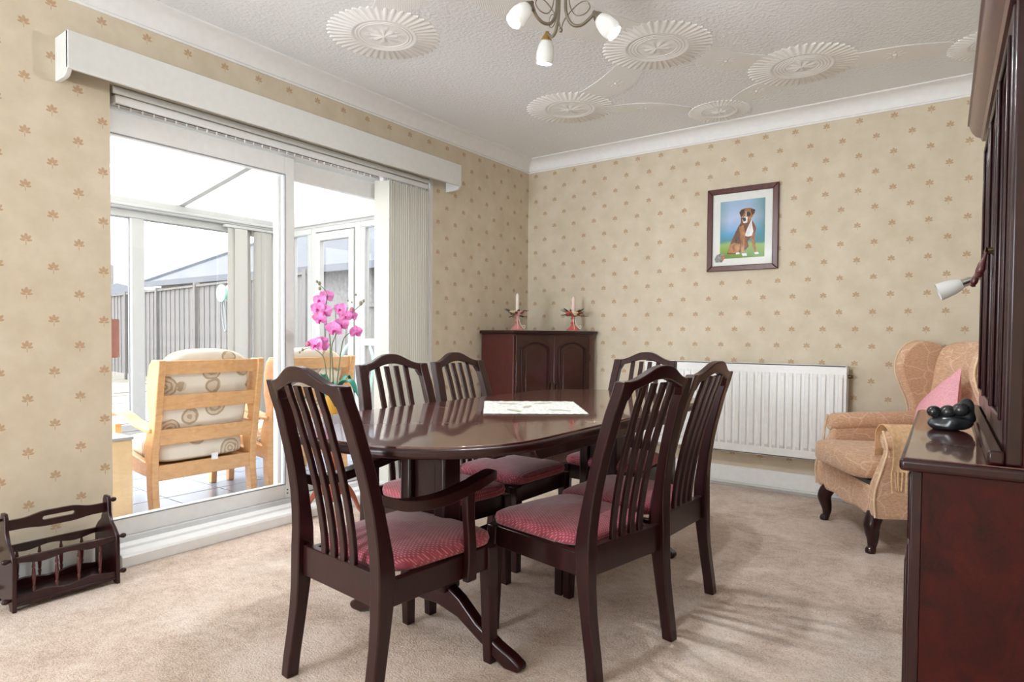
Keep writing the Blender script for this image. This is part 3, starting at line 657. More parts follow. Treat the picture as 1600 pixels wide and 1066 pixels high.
M['fur'] = fur('painted_brindle', (58, 28, 14), (142, 78, 34)); M['furd'] = fur('painted_dark_fur', (30, 18, 12), (70, 40, 22)); M['furt'] = fur('painted_tan_fur', (128, 72, 26), (206, 142, 76)); M['furw'] = fur('painted_white_fur', (226, 224, 226), (250, 250, 250)); M['hogg'] = fur('painted_grey_spines', (90, 98, 100), (170, 172, 166))
dogs = [('dog_body', 'fur', [(.482,.636),(.618,.611),(.663,.557),(.698,.491),(.679,.403),(.635,.394),(.583,.346),(.598,.281),(.553,.239),(.401,.2),(.293,.207),(.323,.299),(.354,.362),(.4,.449),(.445,.523),(.483,.571)]),
 ('dog_haunch', 'furt', [(.323,.312),(.4,.339),(.477,.315),(.47,.238),(.401,.209),(.308,.221)]), ('dog_leg', 'furt', [(.46,.522),(.521,.543),(.552,.438),(.538,.336),(.535,.221),(.49,.211),(.484,.34)]), ('dog_leg', 'furt', [(.627,.394),(.686,.453),(.68,.352),(.703,.236),(.721,.197),(.688,.199),(.651,.278)]),
 ('dog_chest', 'furw', [(.596,.537),(.633,.604),(.641,.533),(.66,.455),(.642,.406),(.582,.397),(.545,.413),(.559,.463)]), ('dog_paw', 'furw', [(.501,.204),(.569,.206),(.577,.174),(.516,.171)]), ('dog_paw', 'furw', [(.673,.206),(.725,.21),(.745,.186),(.689,.184)]), ('dog_paw', 'furw', [(.417,.215),(.462,.223),(.475,.199),(.424,.195)]),
 ('dog_head', 'furt', [(.459,.695),(.482,.725),(.55,.74),(.625,.734),(.681,.707),(.674,.67),(.648,.632),(.626,.611),(.603,.574),(.559,.555),(.513,.566),(.502,.602),(.517,.639),(.482,.636)]), ('dog_ear', 'furd', [(.459,.691),(.492,.727),(.535,.727),(.52,.671),(.487,.635)]), ('dog_ear', 'furd', [(.617,.732),(.681,.71),(.673,.67),(.643,.65),(.622,.687)]),
 ('dog_face', 'furd', [(.53,.70),(.555,.69),(.60,.69),(.62,.665),(.60,.63),(.575,.645),(.545,.645)]), ('dog_muzzle', 'furw', [(.505,.602),(.535,.641),(.58,.63),(.573,.564),(.521,.562)]), ('dog_nose', 'furd', [(.508,.621),(.547,.63),(.558,.591),(.521,.579)]), ('dog_blaze', 'furw', [(.548,.70),(.558,.70),(.562,.645),(.548,.645)]),
 ('hedgehog', 'hogg', [(.112,.154),(.143,.205),(.199,.217),(.262,.205),(.285,.194),(.246,.146),(.223,.111),(.128,.113)]), ('hedgehog_face', 'furt', [(.215,.188),(.274,.2),(.246,.14),(.223,.122)])]
for k, (nm, mt_, po) in enumerate(dogs):
    MB().prism([U(*q) for q in po], 'y', -.0108-.00012*k, -.0099).build('painted_'+nm, M[mt_], mt, ang=0)
MB().box(.034, PW-.034, -.0152, -.0142, .034, PH-.034).build('glazing', M['glass'], pc, ang=0)

# ------------------------------------------------------------------ wing armchair
th = math.radians(120.4)
ac = thing('wing_armchair', 'apricot patterned wing armchair with tufted back', 'armchair', (2.790, -.593, 0), th)
pr = [(-.29, .33), (-.29, .20), (-.24, .175), (-.12, .185), (0, .165), (.12, .185), (.24, .175), (.29, .20), (.29, .33)]
MB().prism(pr, 'y', -.30, .305).build('seat_base', M['damask'], ac, bev=.018, seg=3)
MB().box(-.27, .27, -.28, .30, .325, .345).build('platform', M['slot'], ac)
def scf(p):
    x = p.x*(1+.13*smooth(.12, .2, p.y)); z = p.z+(.012 if p.z > 0 else 0)*(1-(p.x/.3)**2)
    return (x, p.y, z)
MB().sup((0, .075, .402), .252, .305, .058, .35, .3, 40, 14, scf).build('seat_cushion', M['damask'], ac, ang=80)
for s in (-1, 1):
    side = [(.305, .18), (.318, .26), (.310, .34), (.280, .42), (.255, .48), (.25, .53), (.235, .565), (-.30, .565), (-.36, .30), (-.36, .18)]
    MB().prism(side, 'x', s*.318-.036, s*.318+.036).build('arm', M['damask'], ac, bev=.02, seg=3)
    pts = crom([(s*.322, .262, .545), (s*.322, .1, .556), (s*.320, -.1, .562), (s*.315, -.30, .575)], 6)
    MB().tube(pts, [.040]+[.053]*(len(pts)-2)+[.05], 16).build('arm_roll', M['damask'], ac, ang=60)
    MB().tube(crom([(s*.318+s*.036, .31, .19), (s*.318+s*.036, .315, .30), (s*.318+s*.036, .28, .43), (s*.322+s*.04, .266, .51), (s*.322, .268, .592)], 5), .006, 6).build('piping', M['pipe'], ac)
    wing = crom([(-.04, .57), (-.035, .66), (.02, .76), (.055, .86), (.03, .95), (-.05, 1.005), (-.16, 1.01), (-.27, .99), (-.36, .93)], 4)
    poly = [(p.x, p.y) for p in [Vector((q.x, q.y)) for q in [Vector((a[0], a[1], 0)) for a in [(v.x, v.y) for v in [Vector((w_[0], w_[1], 0)) for w_ in wing]]]]] if False else None
    pts2 = crom([Vector((a, b_, 0)) for a, b_ in [(-.18, .57), (-.175, .66), (-.135, .76), (-.105, .86), (-.125, .95), (-.18, 1.005), (-.25, 1.015), (-.33, .99), (-.40, .93)]], 4)
    poly = [(p.x, p.y) for p in pts2]+[(-.35, .57)]
    wg = MB().prism(poly, 'x', s*.328-.028, s*.328+.028).build('wing', M['damask'], ac, bev=.022, seg=3, ang=50)
    MB().tube([Vector((s*.356, p.x, p.y)) for p in pts2], .0055, 6).build('piping', M['pipe'], wg)
def backf(p):
    z01 = (p.z+.34)/.68; x, y = p.x, p.y
    if y > 0:
        y += .014*math.cos(x*100)*smooth(.60, .74, z01)*(1-.6*smooth(.93, 1., z01))
        for bx, bz in ((-.13, .10), (.0, .10), (.13, .10), (-.065, -.02), (.065, -.02), (.19, -.02), (-.19, -.02)):
            y -= .035*math.exp(-(((x-bx)/.035)**2+((p.z-bz)/.03)**2))
        y += .02*math.sin(PI*min(1, z01/.45))*(z01 < .45)
    return (x, y-.14*z01+.03, p.z)
bk = MB().sup((0, -.28, .69), .298, .085, .325, .35, .35, 140, 44, backf).build('back', M['damask'], ac, ang=80)
for bx, bz in ((-.13, .10), (.0, .10), (.13, .10), (-.065, -.02), (.065, -.02)):
    z01 = (bz+.34)/.68; MB().sup((bx, -.28+.055-.14*z01+.03, .69+bz), .011, .008, .011, 1, 1, 10, 6).build('button', M['damask'], bk)
for s in (-1, 1):
    # cabriole front leg
    pts = crom([(s*.262, .262, .20), (s*.275, .280, .17), (s*.282, .292, .13), (s*.272, .282, .07), (s*.272, .284, .03), (s*.276, .292, .012), (s*.276, .292, 0)], 5)
    rr = [.036, .038, .036, .026, .019, .024, .022]; rad = []
    for i in range(len(pts)):
        k = i/5; a = int(min(k, 5)); rad.append(rr[a]+(rr[a+1]-rr[a])*(k-a))
    MB().tube(pts, rad, 14).build('front_leg', M['maho'], ac, ang=60)
    MB().loft([[(s*.25-h, y-h, z), (s*.25+h, y-h, z), (s*.25+h, y+h, z), (s*.25-h, y+h, z)] for y, z, h in ((-.345, 0, .016), (-.31, .19, .022))]).build('rear_leg', M['maho'], ac, bev=.004)
# pink cushion
def local_ac(x, y, z):
    return Matrix.Translation((2.790, -.593, 0)) @ Matrix.Rotation(th, 4, 'Z') @ Vector((x, y, z))
def pillow(m, M4, s, tk):
    def top(sg):
        def f(u, v):
            a, b = u*2-1, v*2-1; k = (max(0, 1-a*a)*max(0, 1-b*b))**.55
            pin = 1-.07*(1-abs(a*b)) if True else 1
            pinx = 1-.08*(1-b*b) if False else 1
            x = a*s*(1-.06*(1-b*b)*0+.0)-0; x = a*s*(1-.07*math.cos(b*PI/2)); y = b*s*(1-.07*math.cos(a*PI/2))
            return tuple(M4 @ Vector((x, y, sg*tk*k)))
        return f
    m.grid(top(1), 16, 16); m.grid(top(-1), 16, 16); return m
c_ = local_ac(-.06, -.105, .635)
nrm = (Matrix.Rotation(th, 3, 'Z') @ Vector((.15, 1, .38))).normalized(); upv = Vector((0, 0, 1)); upv = (upv-nrm*upv.dot(nrm)).normalized(); sd = upv.cross(nrm)
MX = Matrix((sd, upv, nrm)).transposed().to_4x4() @ Matrix.Rotation(math.radians(38), 4, 'Z')
cu = pillow(MB(), MX, .195, .06)
bm_me = cu.mesh('pink_cushion', M['cushion'], 80); o = obj('pink_cushion', bm_me); o.location = c_
tag(o, 'pink cushion propped against the back of the wing armchair', 'cushion')
# throw over near arm
tw = thing('throw_blanket', 'fringed golden throw draped over the near arm of the armchair', 'throw', (2.790, -.593, 0), th)
path = crom([Vector(p) for p in [(-.235, 0, .462), (-.252, 0, .50), (-.262, 0, .575), (-.300, 0, .618), (-.345, 0, .612), (-.388, 0, .565), (-.392, 0, .49), (-.394, 0, .44), (-.396, 0, .405)]], 4)
def twf(u, v):
    k = v*(len(path)-1); i = min(int(k), len(path)-2); p = path[i].lerp(path[i+1], k-i)
    y = .268-.40*u; fold = .005*math.sin(u*26+v*3)*smooth(.3, 1, v)
    return (p.x-.006-fold*(1 if v > .5 else 0), y+.01*math.sin(v*6), p.z+.004+(fold if v < .5 else 0)+.01*math.sin(u*5)*(v > .8))
MB().sheet(lambda u, v: twf(1-u, v), 28, 32, .004).build('cloth', M['throw'], tw, ang=80)
m = MB()
for i in range(26):
    p = Vector(twf(i/25, 1)); h = random.uniform(.065, .095); m.tube([p+Vector((0, 0, .004)), p+Vector((random.uniform(-.004, .002), random.uniform(-.004, .004), -h*.5)), p+Vector((random.uniform(-.008, .002), random.uniform(-.008, .008), -h))], [.0045, .004, .003], 5)
m.build('fringe', M['throw'], tw)

# ------------------------------------------------------------------ wall unit: sideboard and glazed cabinet
ru = math.radians(1.4); UX, UY, UL, UZ = 2.935, -2.745, 1.16, .760
sb = thing('sideboard', 'mahogany sideboard with drawers and doors along the right wall', 'sideboard', (UX, UY, 0), ru)
DP = .42
MB().box(.022, DP, .0, .018, .05, UZ-.03).build('end_panel', M['mahored'], sb, bev=.001)
MB().box(.022, DP, UL-.036, UL-.018, .05, UZ-.03).build('end_panel', M['mahored'], sb, bev=.001)
MB().box(.03, DP, .018, UL-.036, .05, UZ-.03).build('carcass', M['maho'], sb)
MB().box(.04, DP, .005, UL-.025, 0, .05).build('plinth', M['maho'], sb)
for ya in (0, UL-.048): MB().box(0, .022, ya, ya+.03, .05, UZ-.03).build('front_stile', M['maho'], sb, bev=.003)
wt = MB().box(-.022, DP, -.018, UL, UZ-.03, UZ-.002).build('worktop', M['maho'], sb, bev=.009, seg=3)
MB().box(-.012, DP, -.008, UL-.01, UZ-.004, UZ).build('veneer', M['mahotop'], wt, bev=.0008)
nd = 3; dw = (UL-.078)/nd
for k in range(nd):
    y0 = .030+k*dw+.002; y1 = y0+dw-.004; ym = (y0+y1)/2
    dr = MB().box(-.006, .016, y0, y1, .565, UZ-.04).build('drawer', M['maho'], sb, bev=.005)
    dd = MB().box(-.006, .016, y0, y1, .06, .555).build('door', M['maho'], sb, bev=.005)
    MB().box(-.012, -.004, y0+.05, y1-.05, .11, .505).build('door_panel', M['maho'], dd, bev=.005)
    def handle(p, yy, zz):
        MB().lathe([(.011, 0), (.010, .003), (.0045, .006), (.004, .012), (.006, .014), (0, .016)], (-.006, yy, zz+.014), 12, (-1, 0, 0)).tube([(-.018, yy, zz+.014), (-.021, yy, zz+.006), (-.020, yy, zz-.010)], [.003, .0035, .0045], 8).sup((-.020, yy, zz-.015), .0065, .0065, .009, 1, 1, 10, 8).build('drop_handle', M['brass'], p)
    
    if k:
        handle(dr, ym, .675); handle(dd, ym, .38)
hu = thing('glazed_cabinet', 'tall mahogany glazed display cabinet standing on the sideboard', 'cabinet', (UX, UY, UZ), ru)
HX = .165; HH = .985
MB().box(HX+.018, DP, .004, .024, 0, HH).build('side_panel', M['mahored'], hu, bev=.001)
MB().box(HX+.018, DP, UL-.044, UL-.024, 0, HH).build('side_panel', M['mahored'], hu, bev=.001)
MB().box(DP-.012, DP, .024, UL-.044, 0, HH).build('back_panel', M['mahomid'], hu)
MB().box(HX+.018, DP-.012, .024, UL-.044, HH-.03, HH).box(HX+.018, DP-.012, .024, UL-.044, 0, .02).build('carcass', M['maho'], hu)
for z in (.33, .64): MB().box(HX+.04, DP-.014, .024, UL-.044, z, z+.016).build('shelf', M['maho'], hu)
for ya in (0, UL-.055): MB().box(HX, HX+.03, ya, ya+.035, 0, HH).build('front_stile', M['maho'], hu, bev=.006, seg=3)
MB().box(HX-.03, HX+.0, -.0, UL-.02, .0, .03).build('base_moulding', M['maho'], hu, bev=.006)
cp = [(HX+.02, 0), (HX-.01, 0), (HX-.016, .012), (HX-.03, .02), (HX-.042, .036), (HX-.050, .06), (HX-.055, .062), (HX-.055, .075), (HX+.02, .075)]
MB().prism([(a, HH+b-.005) for a, b in cp], 'y', -.045, UL+.025).build('cornice', M['mahomid'], hu, ang=25)
MB().box(HX+.02, DP, -.04, UL+.02, HH, HH+.07).build('cornice_return', M['mahomid'], hu)
hw3 = (UL-.092)/3
for k in range(3):
    y0 = .036+k*hw3+.001; y1 = y0+hw3-.002; m = MB()
    dr = framebox(MB(), HX-.004, HX+.018, y0, y1, .035, HH-.012, .045, .06, .06).build('glass_door', M['maho'], hu, bev=.006, seg=3)
    ym = (y0+y1)/2; h = (y1-y0)/2-.043
    ap = [(ym-h, HH-.065), (ym-h, HH-.14)]+[(ym-h*math.cos(a*PI/12), HH-.14+.062*math.sin(a*PI/12)) for a in range(1, 12)]+[(ym+h, HH-.14), (ym+h, HH-.065)]
    MB().prism(ap, 'x', HX-.001, HX+.014).build('arch_insert', M['maho'], dr, bev=.003)
    MB().box(HX+.006, HX+.009, y0+.04, y1-.04, .09, HH-.07).build('pane', M['cabglass'], dr, ang=0)
    framebox(MB(), HX-.010, HX-.003, y0+.036, y1-.036, .087, HH-.064, .010).build('bead', M['maho'], dr, bev=.003)
    yy, zz = (y1-.022 if k == 0 else y0+.022), .475
    MB().lathe([(.014, 0), (.012, .004), (.006, .008), (.005, .018), (.009, .022), (0, .026)], (HX-.004, yy, zz+.02), 12, (-1, 0, 0)).build('knob', M['brass'], dr)
    MB().lathe([(.003, 0), (.005, .006), (.004, .012), (.007, .03), (.0105, .048), (.009, .056), (.006, .060), (.0085, .064), (.0, .068)], (HX-.024, yy, zz+.018), 12, (-.25, 0, -1)).build('pendant', M['mahomid'], dr)
# dark sculpture
sc_ = thing('stone_sculpture', 'small dark sculpture of round fruit on a rough base atop the sideboard', 'sculpture', (2.992, -2.17, UZ), ru)
def rough(seed, k):
    r_ = random.Random(seed); ph = [r_.uniform(0, 6) for _ in range(6)]
    return lambda p: p*(1+k*math.sin(p.x*90+ph[0])*math.sin(p.y*85+ph[1])+k*.7*math.sin(p.z*130+ph[2]+p.x*50))
MB().sup((0.0, 0.0, .021), .052, .040, .022, .8, .9, 32, 14, rough(1, .12)).build('base', M['black'], sc_, ang=60)
for x, y, z, r_ in ((-.036, -.012, .052, .019), (-.002, -.012, .054, .021), (.028, -.016, .062, .022)):
    MB().sup((x, y, z), r_, r_, r_*.9, 1, 1, 20, 12).build('round_fruit', M['blackball'], sc_)
MB().sup((.038, .008, .050), .026, .032, .036, .8, .9, 30, 16, rough(4, .16)).build('rough_lump', M['black'], sc_, ang=50)
# wall lamp beyond the cabinet
wlmp = thing('wall_lamp', 'small wall lamp with white glass shade above the armchair', 'lamp', (XR, -1.02, 1.36))
MB().lathe([(.045, 0), (.045, .008), (.03, .02), (.012, .026), (0, .026)], (0, 0, 0), 20, (-1, 0, 0)).build('wall_plate', M['chrome'], wlmp)
MB().tube(crom([(-.02, 0, 0), (-.12, 0, .03), (-.24, -.01, -.01), (-.34, -.015, -.066), (-.385, -.02, -.084)], 6), .0065, 10).build('arm', M['pewter'], wlmp)
ax = Vector((-.88, -.08, -.36)).normalized(); p0 = Vector((-.378, -.02, -.080))
MB().lathe([(.012, -.004), (.018, 0), (.018, .03), (.02, .032), (.02, .036), (0, .036)], p0, 18, ax).build('lamp_holder', M['chrome'], wlmp)
MB().lathe([(.018, .034), (.026, .045), (.033, .07), (.037, .10), (.039, .128), (.0375, .128), (.035, .10), (.031, .07), (.024, .047), (.014, .037)], p0, 24, ax, cap=False).build('lamp_shade', M['opal'], wlmp)

# ------------------------------------------------------------------ ceiling light
LAMP_W = 14.0
LX, LY, LZ = 1.735, -2.31, 2.235
clt = thing('ceiling_light', 'three arm pewter ceiling light with white tulip shades', 'ceiling light', (LX, LY, ZC))
MB().lathe([(.06, 0), (.06, -.008), (.045, -.022), (.015, -.03), (0, -.03)], (0, 0, 0), 24).build('ceiling_rose', M['pewter'], clt)
rv, wv = Vector((.81, .587, 0)), Vector((-.587, .81, 0)); Z = Vector((0, 0, 1))
for k, (a, b_, zc) in enumerate(((.98, -.25, -.010), (-.86, -.45, .010), (-.36, .93, -.015))):
    d_ = (rv*a+wv*b_).normalized(); q = LZ-ZC; P = lambda r, z: d_*r+Z*(q+z)
    arm = MB().tube(crom([P(.016, .24), P(.017, .10), P(.022, .03), P(.045, -.012), P(.080, -.018), P(.112, .004), P(.128, .030+zc)], 6), .0062, 10).build('arm', M['pewter'], clt)
    MB().tube(crom([P(.030, .22), P(.032, .08), P(.055, .025), P(.09, .022), P(.112, .045), P(.10, .070), P(.07, .065), P(.035, .035), P(.012, .005), P(.004, -.018)], 6), .0022, 6).build('scroll_wire', M['pewter'], arm)
    base_ = P(.128, .034+zc); ax = (d_*(.72 if k < 2 else .18)-Z*.8).normalized()
    MB().lathe([(0, -.006), (.007, -.004), (.009, .002), (.02, .022), (.024, .036), (.0, .036)], base_, 18, ax).build('shade_cap', M['pewter' if k < 2 else 'gold'], arm)
    MB().lathe([(.022, .030), (.031, .05), (.036, .075), (.036, .098), (.030, .118), (.0285, .117), (.034, .097), (.034, .075), (.029, .051), (.018, .033)], base_, 24, ax, cap=False).build('shade', M['opal'], arm)
    ld = bpy.data.lights.new('bulb_light', 'POINT'); ld.energy = LAMP_W; ld.color = (.94, .975, 1); ld.shadow_soft_size = .022
    lo = bpy.data.objects.new('bulb_light', ld); COL.objects.link(lo); lo.parent = clt; lo.location = base_+ax*.106
MB().sup(Z*(LZ-ZC-.028), .008, .008, .010, 1, 1, 12, 8).build('finial', M['pewter'], clt)

# ------------------------------------------------------------------ magazine rack
mr = thing('magazine_rack', 'dark mahogany magazine rack with turned spindles and a carrying handle', 'magazine rack', (.145, -3.458, 0), 0)
endp = [(-.105, 0), (-.07, .0), (-.06, .02), (.06, .02), (.07, 0), (.105, 0), (.105, .17), (.10, .20), (.075, .225), (.045, .245), (.028, .28), (.026, .33), (.016, .348), (-.016, .348), (-.026, .33), (-.028, .28), (-.045, .245), (-.075, .225), (-.10, .20), (-.105, .17)]
for s in (-1, 1):
    MB().prism(endp, 'y', s*.172-.007, s*.172+.007).build('end_panel', M['maho'], mr, bev=.003)
    for x, z in ((-.09, .19), (.09, .19), (-.09, .045), (.09, .045), (0, .325)):
        MB().lathe([(.005, 0), (.006, .006), (.009, .012), (.0105, .018), (.008, .025), (.004, .028), (0, .029)], (x, s*.179, z), 10, (0, s, 0)).build('end_knob', M['maho'], mr)
yy = [(-.165+.33*i/24) for i in range(25)]
hz = lambda y: .318+.014*smooth(.12, .04, abs(y)); lz = lambda y: .280-.008*smooth(.12, .04, abs(y))
sl2 = .055
loop = [(sl2-.008+.008*math.sin(a*PI/8), .304-.008*math.cos(a*PI/8)) for a in range(9)]
hole = loop+[(-p[0], p[1]) for p in reversed(loop)]
yl = [y for y in yy if y >= -1e-6]
def half(sg):
    out = [(sg*y, hz(y)) for y in yl]+[(sg*y, lz(y)) for y in reversed(yl)]
    inn = [(sg*p[0], p[1]) for p in loop]
    return out+[(0, .296)]+inn+[(0, .312)]
hb = MB().prism(half(1), 'x', -.007, .007).prism(half(-1), 'x', -.007, .007); hb.build('handle', M['maho'], mr, ang=30)
MB().box(-.10, .10, -.165, .165, .018, .03).build('bottom_board', M['maho'], mr, bev=.002)
for s in (-1, 1):
    MB().prism([(y, .198) for y in yy]+[(y, .172+.006*math.cos(y*38)) for y in reversed(yy)], 'x', s*.09-.007, s*.09+.007).build('top_rail', M['maho'], mr, bev=.002)
    MB().prism([(y, .056-.006*math.cos(y*38)) for y in yy]+[(y, .022) for y in reversed(yy)], 'x', s*.09-.007, s*.09+.007).build('lower_rail', M['maho'], mr, bev=.002)
    for k in range(4):
        MB().lathe([(.003, .05), (.004, .06), (.0065, .075), (.004, .08), (.0055, .085), (.007, .112), (.0055, .14), (.004, .145), (.0065, .15), (.004, .165), (.003, .178)], (s*.09, -.11+k*.0735, 0), 10).build('spindle', M['mahomid'], mr)

# ------------------------------------------------------------------ orchid on small tripod table
ot = thing('tripod_table', 'small round cherry wood tripod table beside the patio door', 'table', (.285, -2.24, 0))
OTZ = .60
MB().lathe([(0, OTZ-.022), (.165, OTZ-.022), (.178, OTZ-.016), (.178, OTZ-.006), (.170, OTZ), (0, OTZ)], (0, 0, 0), 40, cap=False).build('top', M['cherry'], ot)
MB().lathe([(.0, .12), (.022, .125), (.032, .17), (.026, .21), (.036, .235), (.024, .26), (.018, .32), (.022, .42), (.034, .48), (.02, .52), (.05, OTZ-.022), (0, OTZ-.022)], (0, 0, 0), 20, cap=False).build('pillar', M['cherry'], ot)
for k in range(3):
    a = math.radians(208+120*k); d_ = Vector((math.cos(a), math.sin(a), 0)); s_ = Vector((-d_.y, d_.x, 0))
    cen = crom([d_*.02+Z*.185, d_*.08+Z*.185, d_*.13+Z*.13, d_*.165+Z*.06, d_*.205+Z*.018, d_*.225+Z*.012], 5); secs = []
    for i, p in enumerate(cen):
        q = i/(len(cen)-1); h = .032*(1-q)+.010; w2 = .011; secs.append([p+s_*w2-Z*h*.8, p-s_*w2-Z*h*.8, p-s_*w2+Z*h*.7, p+s_*w2+Z*h*.7])
    secs = [[Vector((v.x, v.y, max(v.z, 0))) for v in s__] for s__ in secs]
    MB().loft(secs).build('leg', M['cherry'], ot, bev=.004)
orc = thing('potted_orchid', 'pink orchid in a small amber pot on the tripod table', 'plant', (.285, -2.24, OTZ))
MB().lathe([(0, 0), (.045, 0), (.050, .01), (.062, .09), (.070, .13), (.066, .13), (.058, .10), (0, .098)], (0, 0, 0), 24, cap=False).build('pot', M['pot'], orc)
rv3 = Vector((.81, .587, 0)); fv = Vector((.587, -.81, 0))
def leafstrip(p, w_, nm, mat):
    P_ = crom(p, 5)
    def f(u, v):
        i = min(int(v*(len(P_)-1)), len(P_)-2); q = P_[i].lerp(P_[i+1], v*(len(P_)-1)-i); t_ = (P_[i+1]-P_[i]).normalized(); s_ = t_.cross(Z)
        s_ = s_.normalized() if s_.length > 1e-4 else rv3
        ww = w_*math.sin(PI*(v*.9+.08))**.7; return tuple(q+s_*ww*(u-.5)*2+Z*.010*(abs(u-.5)*2)**2)
    MB().sheet(f, 6, 14, .0025).build(nm, M[mat], orc, ang=80)
for a, L_, hh in ((10, .17, .07), (150, .15, .05), (75, .12, .09), (230, .15, .05), (300, .14, .06), (195, .1, .1)):
    d_ = Vector((math.cos(math.radians(a)), math.sin(math.radians(a)), 0)); leafstrip([Z*.09, d_*.06+Z*(.11+hh*.8), d_*L_*.7+Z*(.10+hh), d_*L_+Z*(.05+hh*.6)], .026, 'leaf', 'teal')
def flowerhead(pos, face, s):
    pos = Vector(pos); face = Vector(face).normalized(); up_ = (Z-face*face.dot(Z)).normalized(); sd_ = up_.cross(face)
    B = Matrix((sd_, up_, face)).transposed().to_4x4(); m = MB()
    def petal(ang_, L_, W2, cup):
        Rz = Matrix.Rotation(math.radians(ang_), 4, 'Z')
        def f(u, v):
            r_ = L_*v; ww = W2*math.sin(PI*min(1, v*.92+.06))**.65; x = (u-.5)*2*ww
            return tuple(pos+(B @ Rz @ Vector((x, r_, cup*v*v*L_-.25*abs(x)))))
        m.sheet(f, 6, 6, .0012)
    petal(0, s, s*.40, -.2); petal(125, s*.95, s*.38, -.15); petal(-125, s*.95, s*.38, -.15)
    petal(68, s*1.05, s*.62, .18); petal(-68, s*1.05, s*.62, .18)
    hd = m.build('flower', M['orch'], orc, ang=80)
    m2 = MB(); m2.sup(pos+face*s*.22-up_*s*.16, s*.17, s*.17, s*.24, 1, 1, 10, 6, M=B); m2.sup(pos+face*s*.38-up_*s*.33, s*.12, s*.2, s*.08, 1, 1, 10, 6, M=B)
    m2.build('lip', M['orchd'], hd)
# positions in the plane facing the viewer, given as (sideways, height above table top, towards viewer)
def Q(sx_, h_, f_=0): return rv3*(sx_*1.05-.012)+fv*f_+Z*h_*.91
stems = [[Q(-.01, .09), Q(-.008, .30), Q(-.010, .46), Q(-.035, .58, .01), Q(-.018, .70, .02), Q(-.065, .765, .02)],
         [Q(.012, .09), Q(.006, .25), Q(.0, .38), Q(.012, .44), Q(.055, .54), Q(.11, .60, .01), Q(.165, .655, .01)],
         [Q(.018, .09), Q(.040, .30), Q(.058, .43), Q(.085, .47), Q(.12, .485, .01)],
         [Q(-.02, .09), Q(-.030, .26), Q(-.05, .345), Q(-.11, .385), Q(-.155, .365, .01)]]
for st in stems:
    c_ = crom(st, 6); MB().tube(c_, [.0038-.0022*i/(len(c_)-1) for i in range(len(c_))], 7).build('stem', M['stem'], orc)
for sx_, h_, f_, fc, s in [(-.055, .665, .02, (-.2, .3), .040), (-.025, .69, .0, (.3, .2), .038), (-.062, .615, .03, (-.1, .1), .040), (-.030, .60, .03, (.1, .0), .042), (-.05, .555, .03, (-.2, -.3), .042),
                           (.02, .495, .03, (-.2, -.3), .048), (.055, .525, .02, (.2, -.1), .040), (.048, .615, .01, (-.3, .2), .040), (.075, .575, .02, (.2, .0), .036), (.105, .575, .0, (.6, .2), .030), (.128, .48, .02, (.5, -.1), .036),
                           (-.075, .405, .02, (-.3, .1), .044), (-.05, .425, .0, (.2, .4), .034), (-.040, .395, .02, (.5, -.2), .034)]:
    fa = fv*.8+rv3*fc[0]+Z*fc[1]; flowerhead(Q(sx_, h_, f_), fa, s)
for sx_, h_, r_, mm in [(-.060, .765, .011, 'bud'), (-.072, .775, .008, 'bud'), (-.058, .735, .010, 'bud'), (.150, .65, .013, 'bud'), (.165, .665, .009, 'bud'), (.085, .665, .006, 'bud'), (.105, .655, .005, 'bud'), (.105, .61, .016, 'budp'), (-.118, .41, .015, 'budp'), (-.145, .375, .009, 'bud'), (-.16, .36, .007, 'bud'), (.125, .70, .007, 'bud')]:
    MB().sup(Q(sx_, h_, .012), r_*.8, r_*.8, r_, 1, 1, 10, 8).build('bud', M[mm], orc)

# ------------------------------------------------------------------ conservatory
CX, CY, CY0, CF = -3.0, -.42, -5.2, 0.0
cf = struct('conservatory_floor', 'grey white tiled conservatory floor outside the patio door', 'floor')
MB().box(CX-.1, -.3, CY0, CY+.1, -.06, -.006).build('grout_bed', M['grout'], cf)
tm = MB().box(-.1665, .1665, -.1665, .1665, -.006, 0).mesh('tile', M['tile'], 0)
for i in range(8):
    for j in range(10): obj('tile', tm, cf, loc=(-.30-.17-.34*i, CY-.06-.17-.34*j, random.uniform(-.0012, 0)))
# house outer wall seen from outside keeps the wallpaper wall's back; roof
def rz(x): return 2.235+.166*(x-CX)
rf = struct('conservatory_roof', 'white translucent conservatory roof with white glazing bars', 'roof')
ys = [CY+.04-i*1.06 for i in range(6)]
for a, b in zip(ys, ys[1:]):
    MB().prism([(CX-.12, rz(CX-.12)), (-.29, rz(-.29)), (-.29, rz(-.29)+.022), (CX-.12, rz(CX-.12)+.022)], 'y', b+.012, a-.012).build('roof_panel', M['poly'], rf, ang=0)
for y in ys:
    MB().prism([(CX-.12, rz(CX-.12)-.03), (-.29, rz(-.29)-.03), (-.29, rz(-.29)+.04), (CX-.12, rz(CX-.12)+.04)], 'y', y-.028, y+.028).build('glazing_bar', M['upvc_dim'], rf, bev=.004)
MB().box(CX-.10, CX+.06, CY0, CY+.06, 2.115, 2.215).box(CX+.05, CX+.075, CY0, CY+.0, 2.135, 2.16).build('eaves_beam', M['upvc_dim'], rf, bev=.006)
MB().prism([(CX-.05, 2.10), (-.30, 2.10), (-.30, rz(-.30)-.02), (CX-.05, rz(CX-.05)-.02)], 'y', CY+.0, CY+.05).build('gable_infill', M['upvc_dim'], rf, bev=.003)
MB().box(CX, -.30, CY-.02, CY+.0, 2.125, 2.165).build('gable_trim', M['upvc_dim'], rf, bev=.006)
MB().box(-.34, -.29, CY0, CY, 2.60, 2.70).build('wall_plate', M['upvc_dim'], rf)
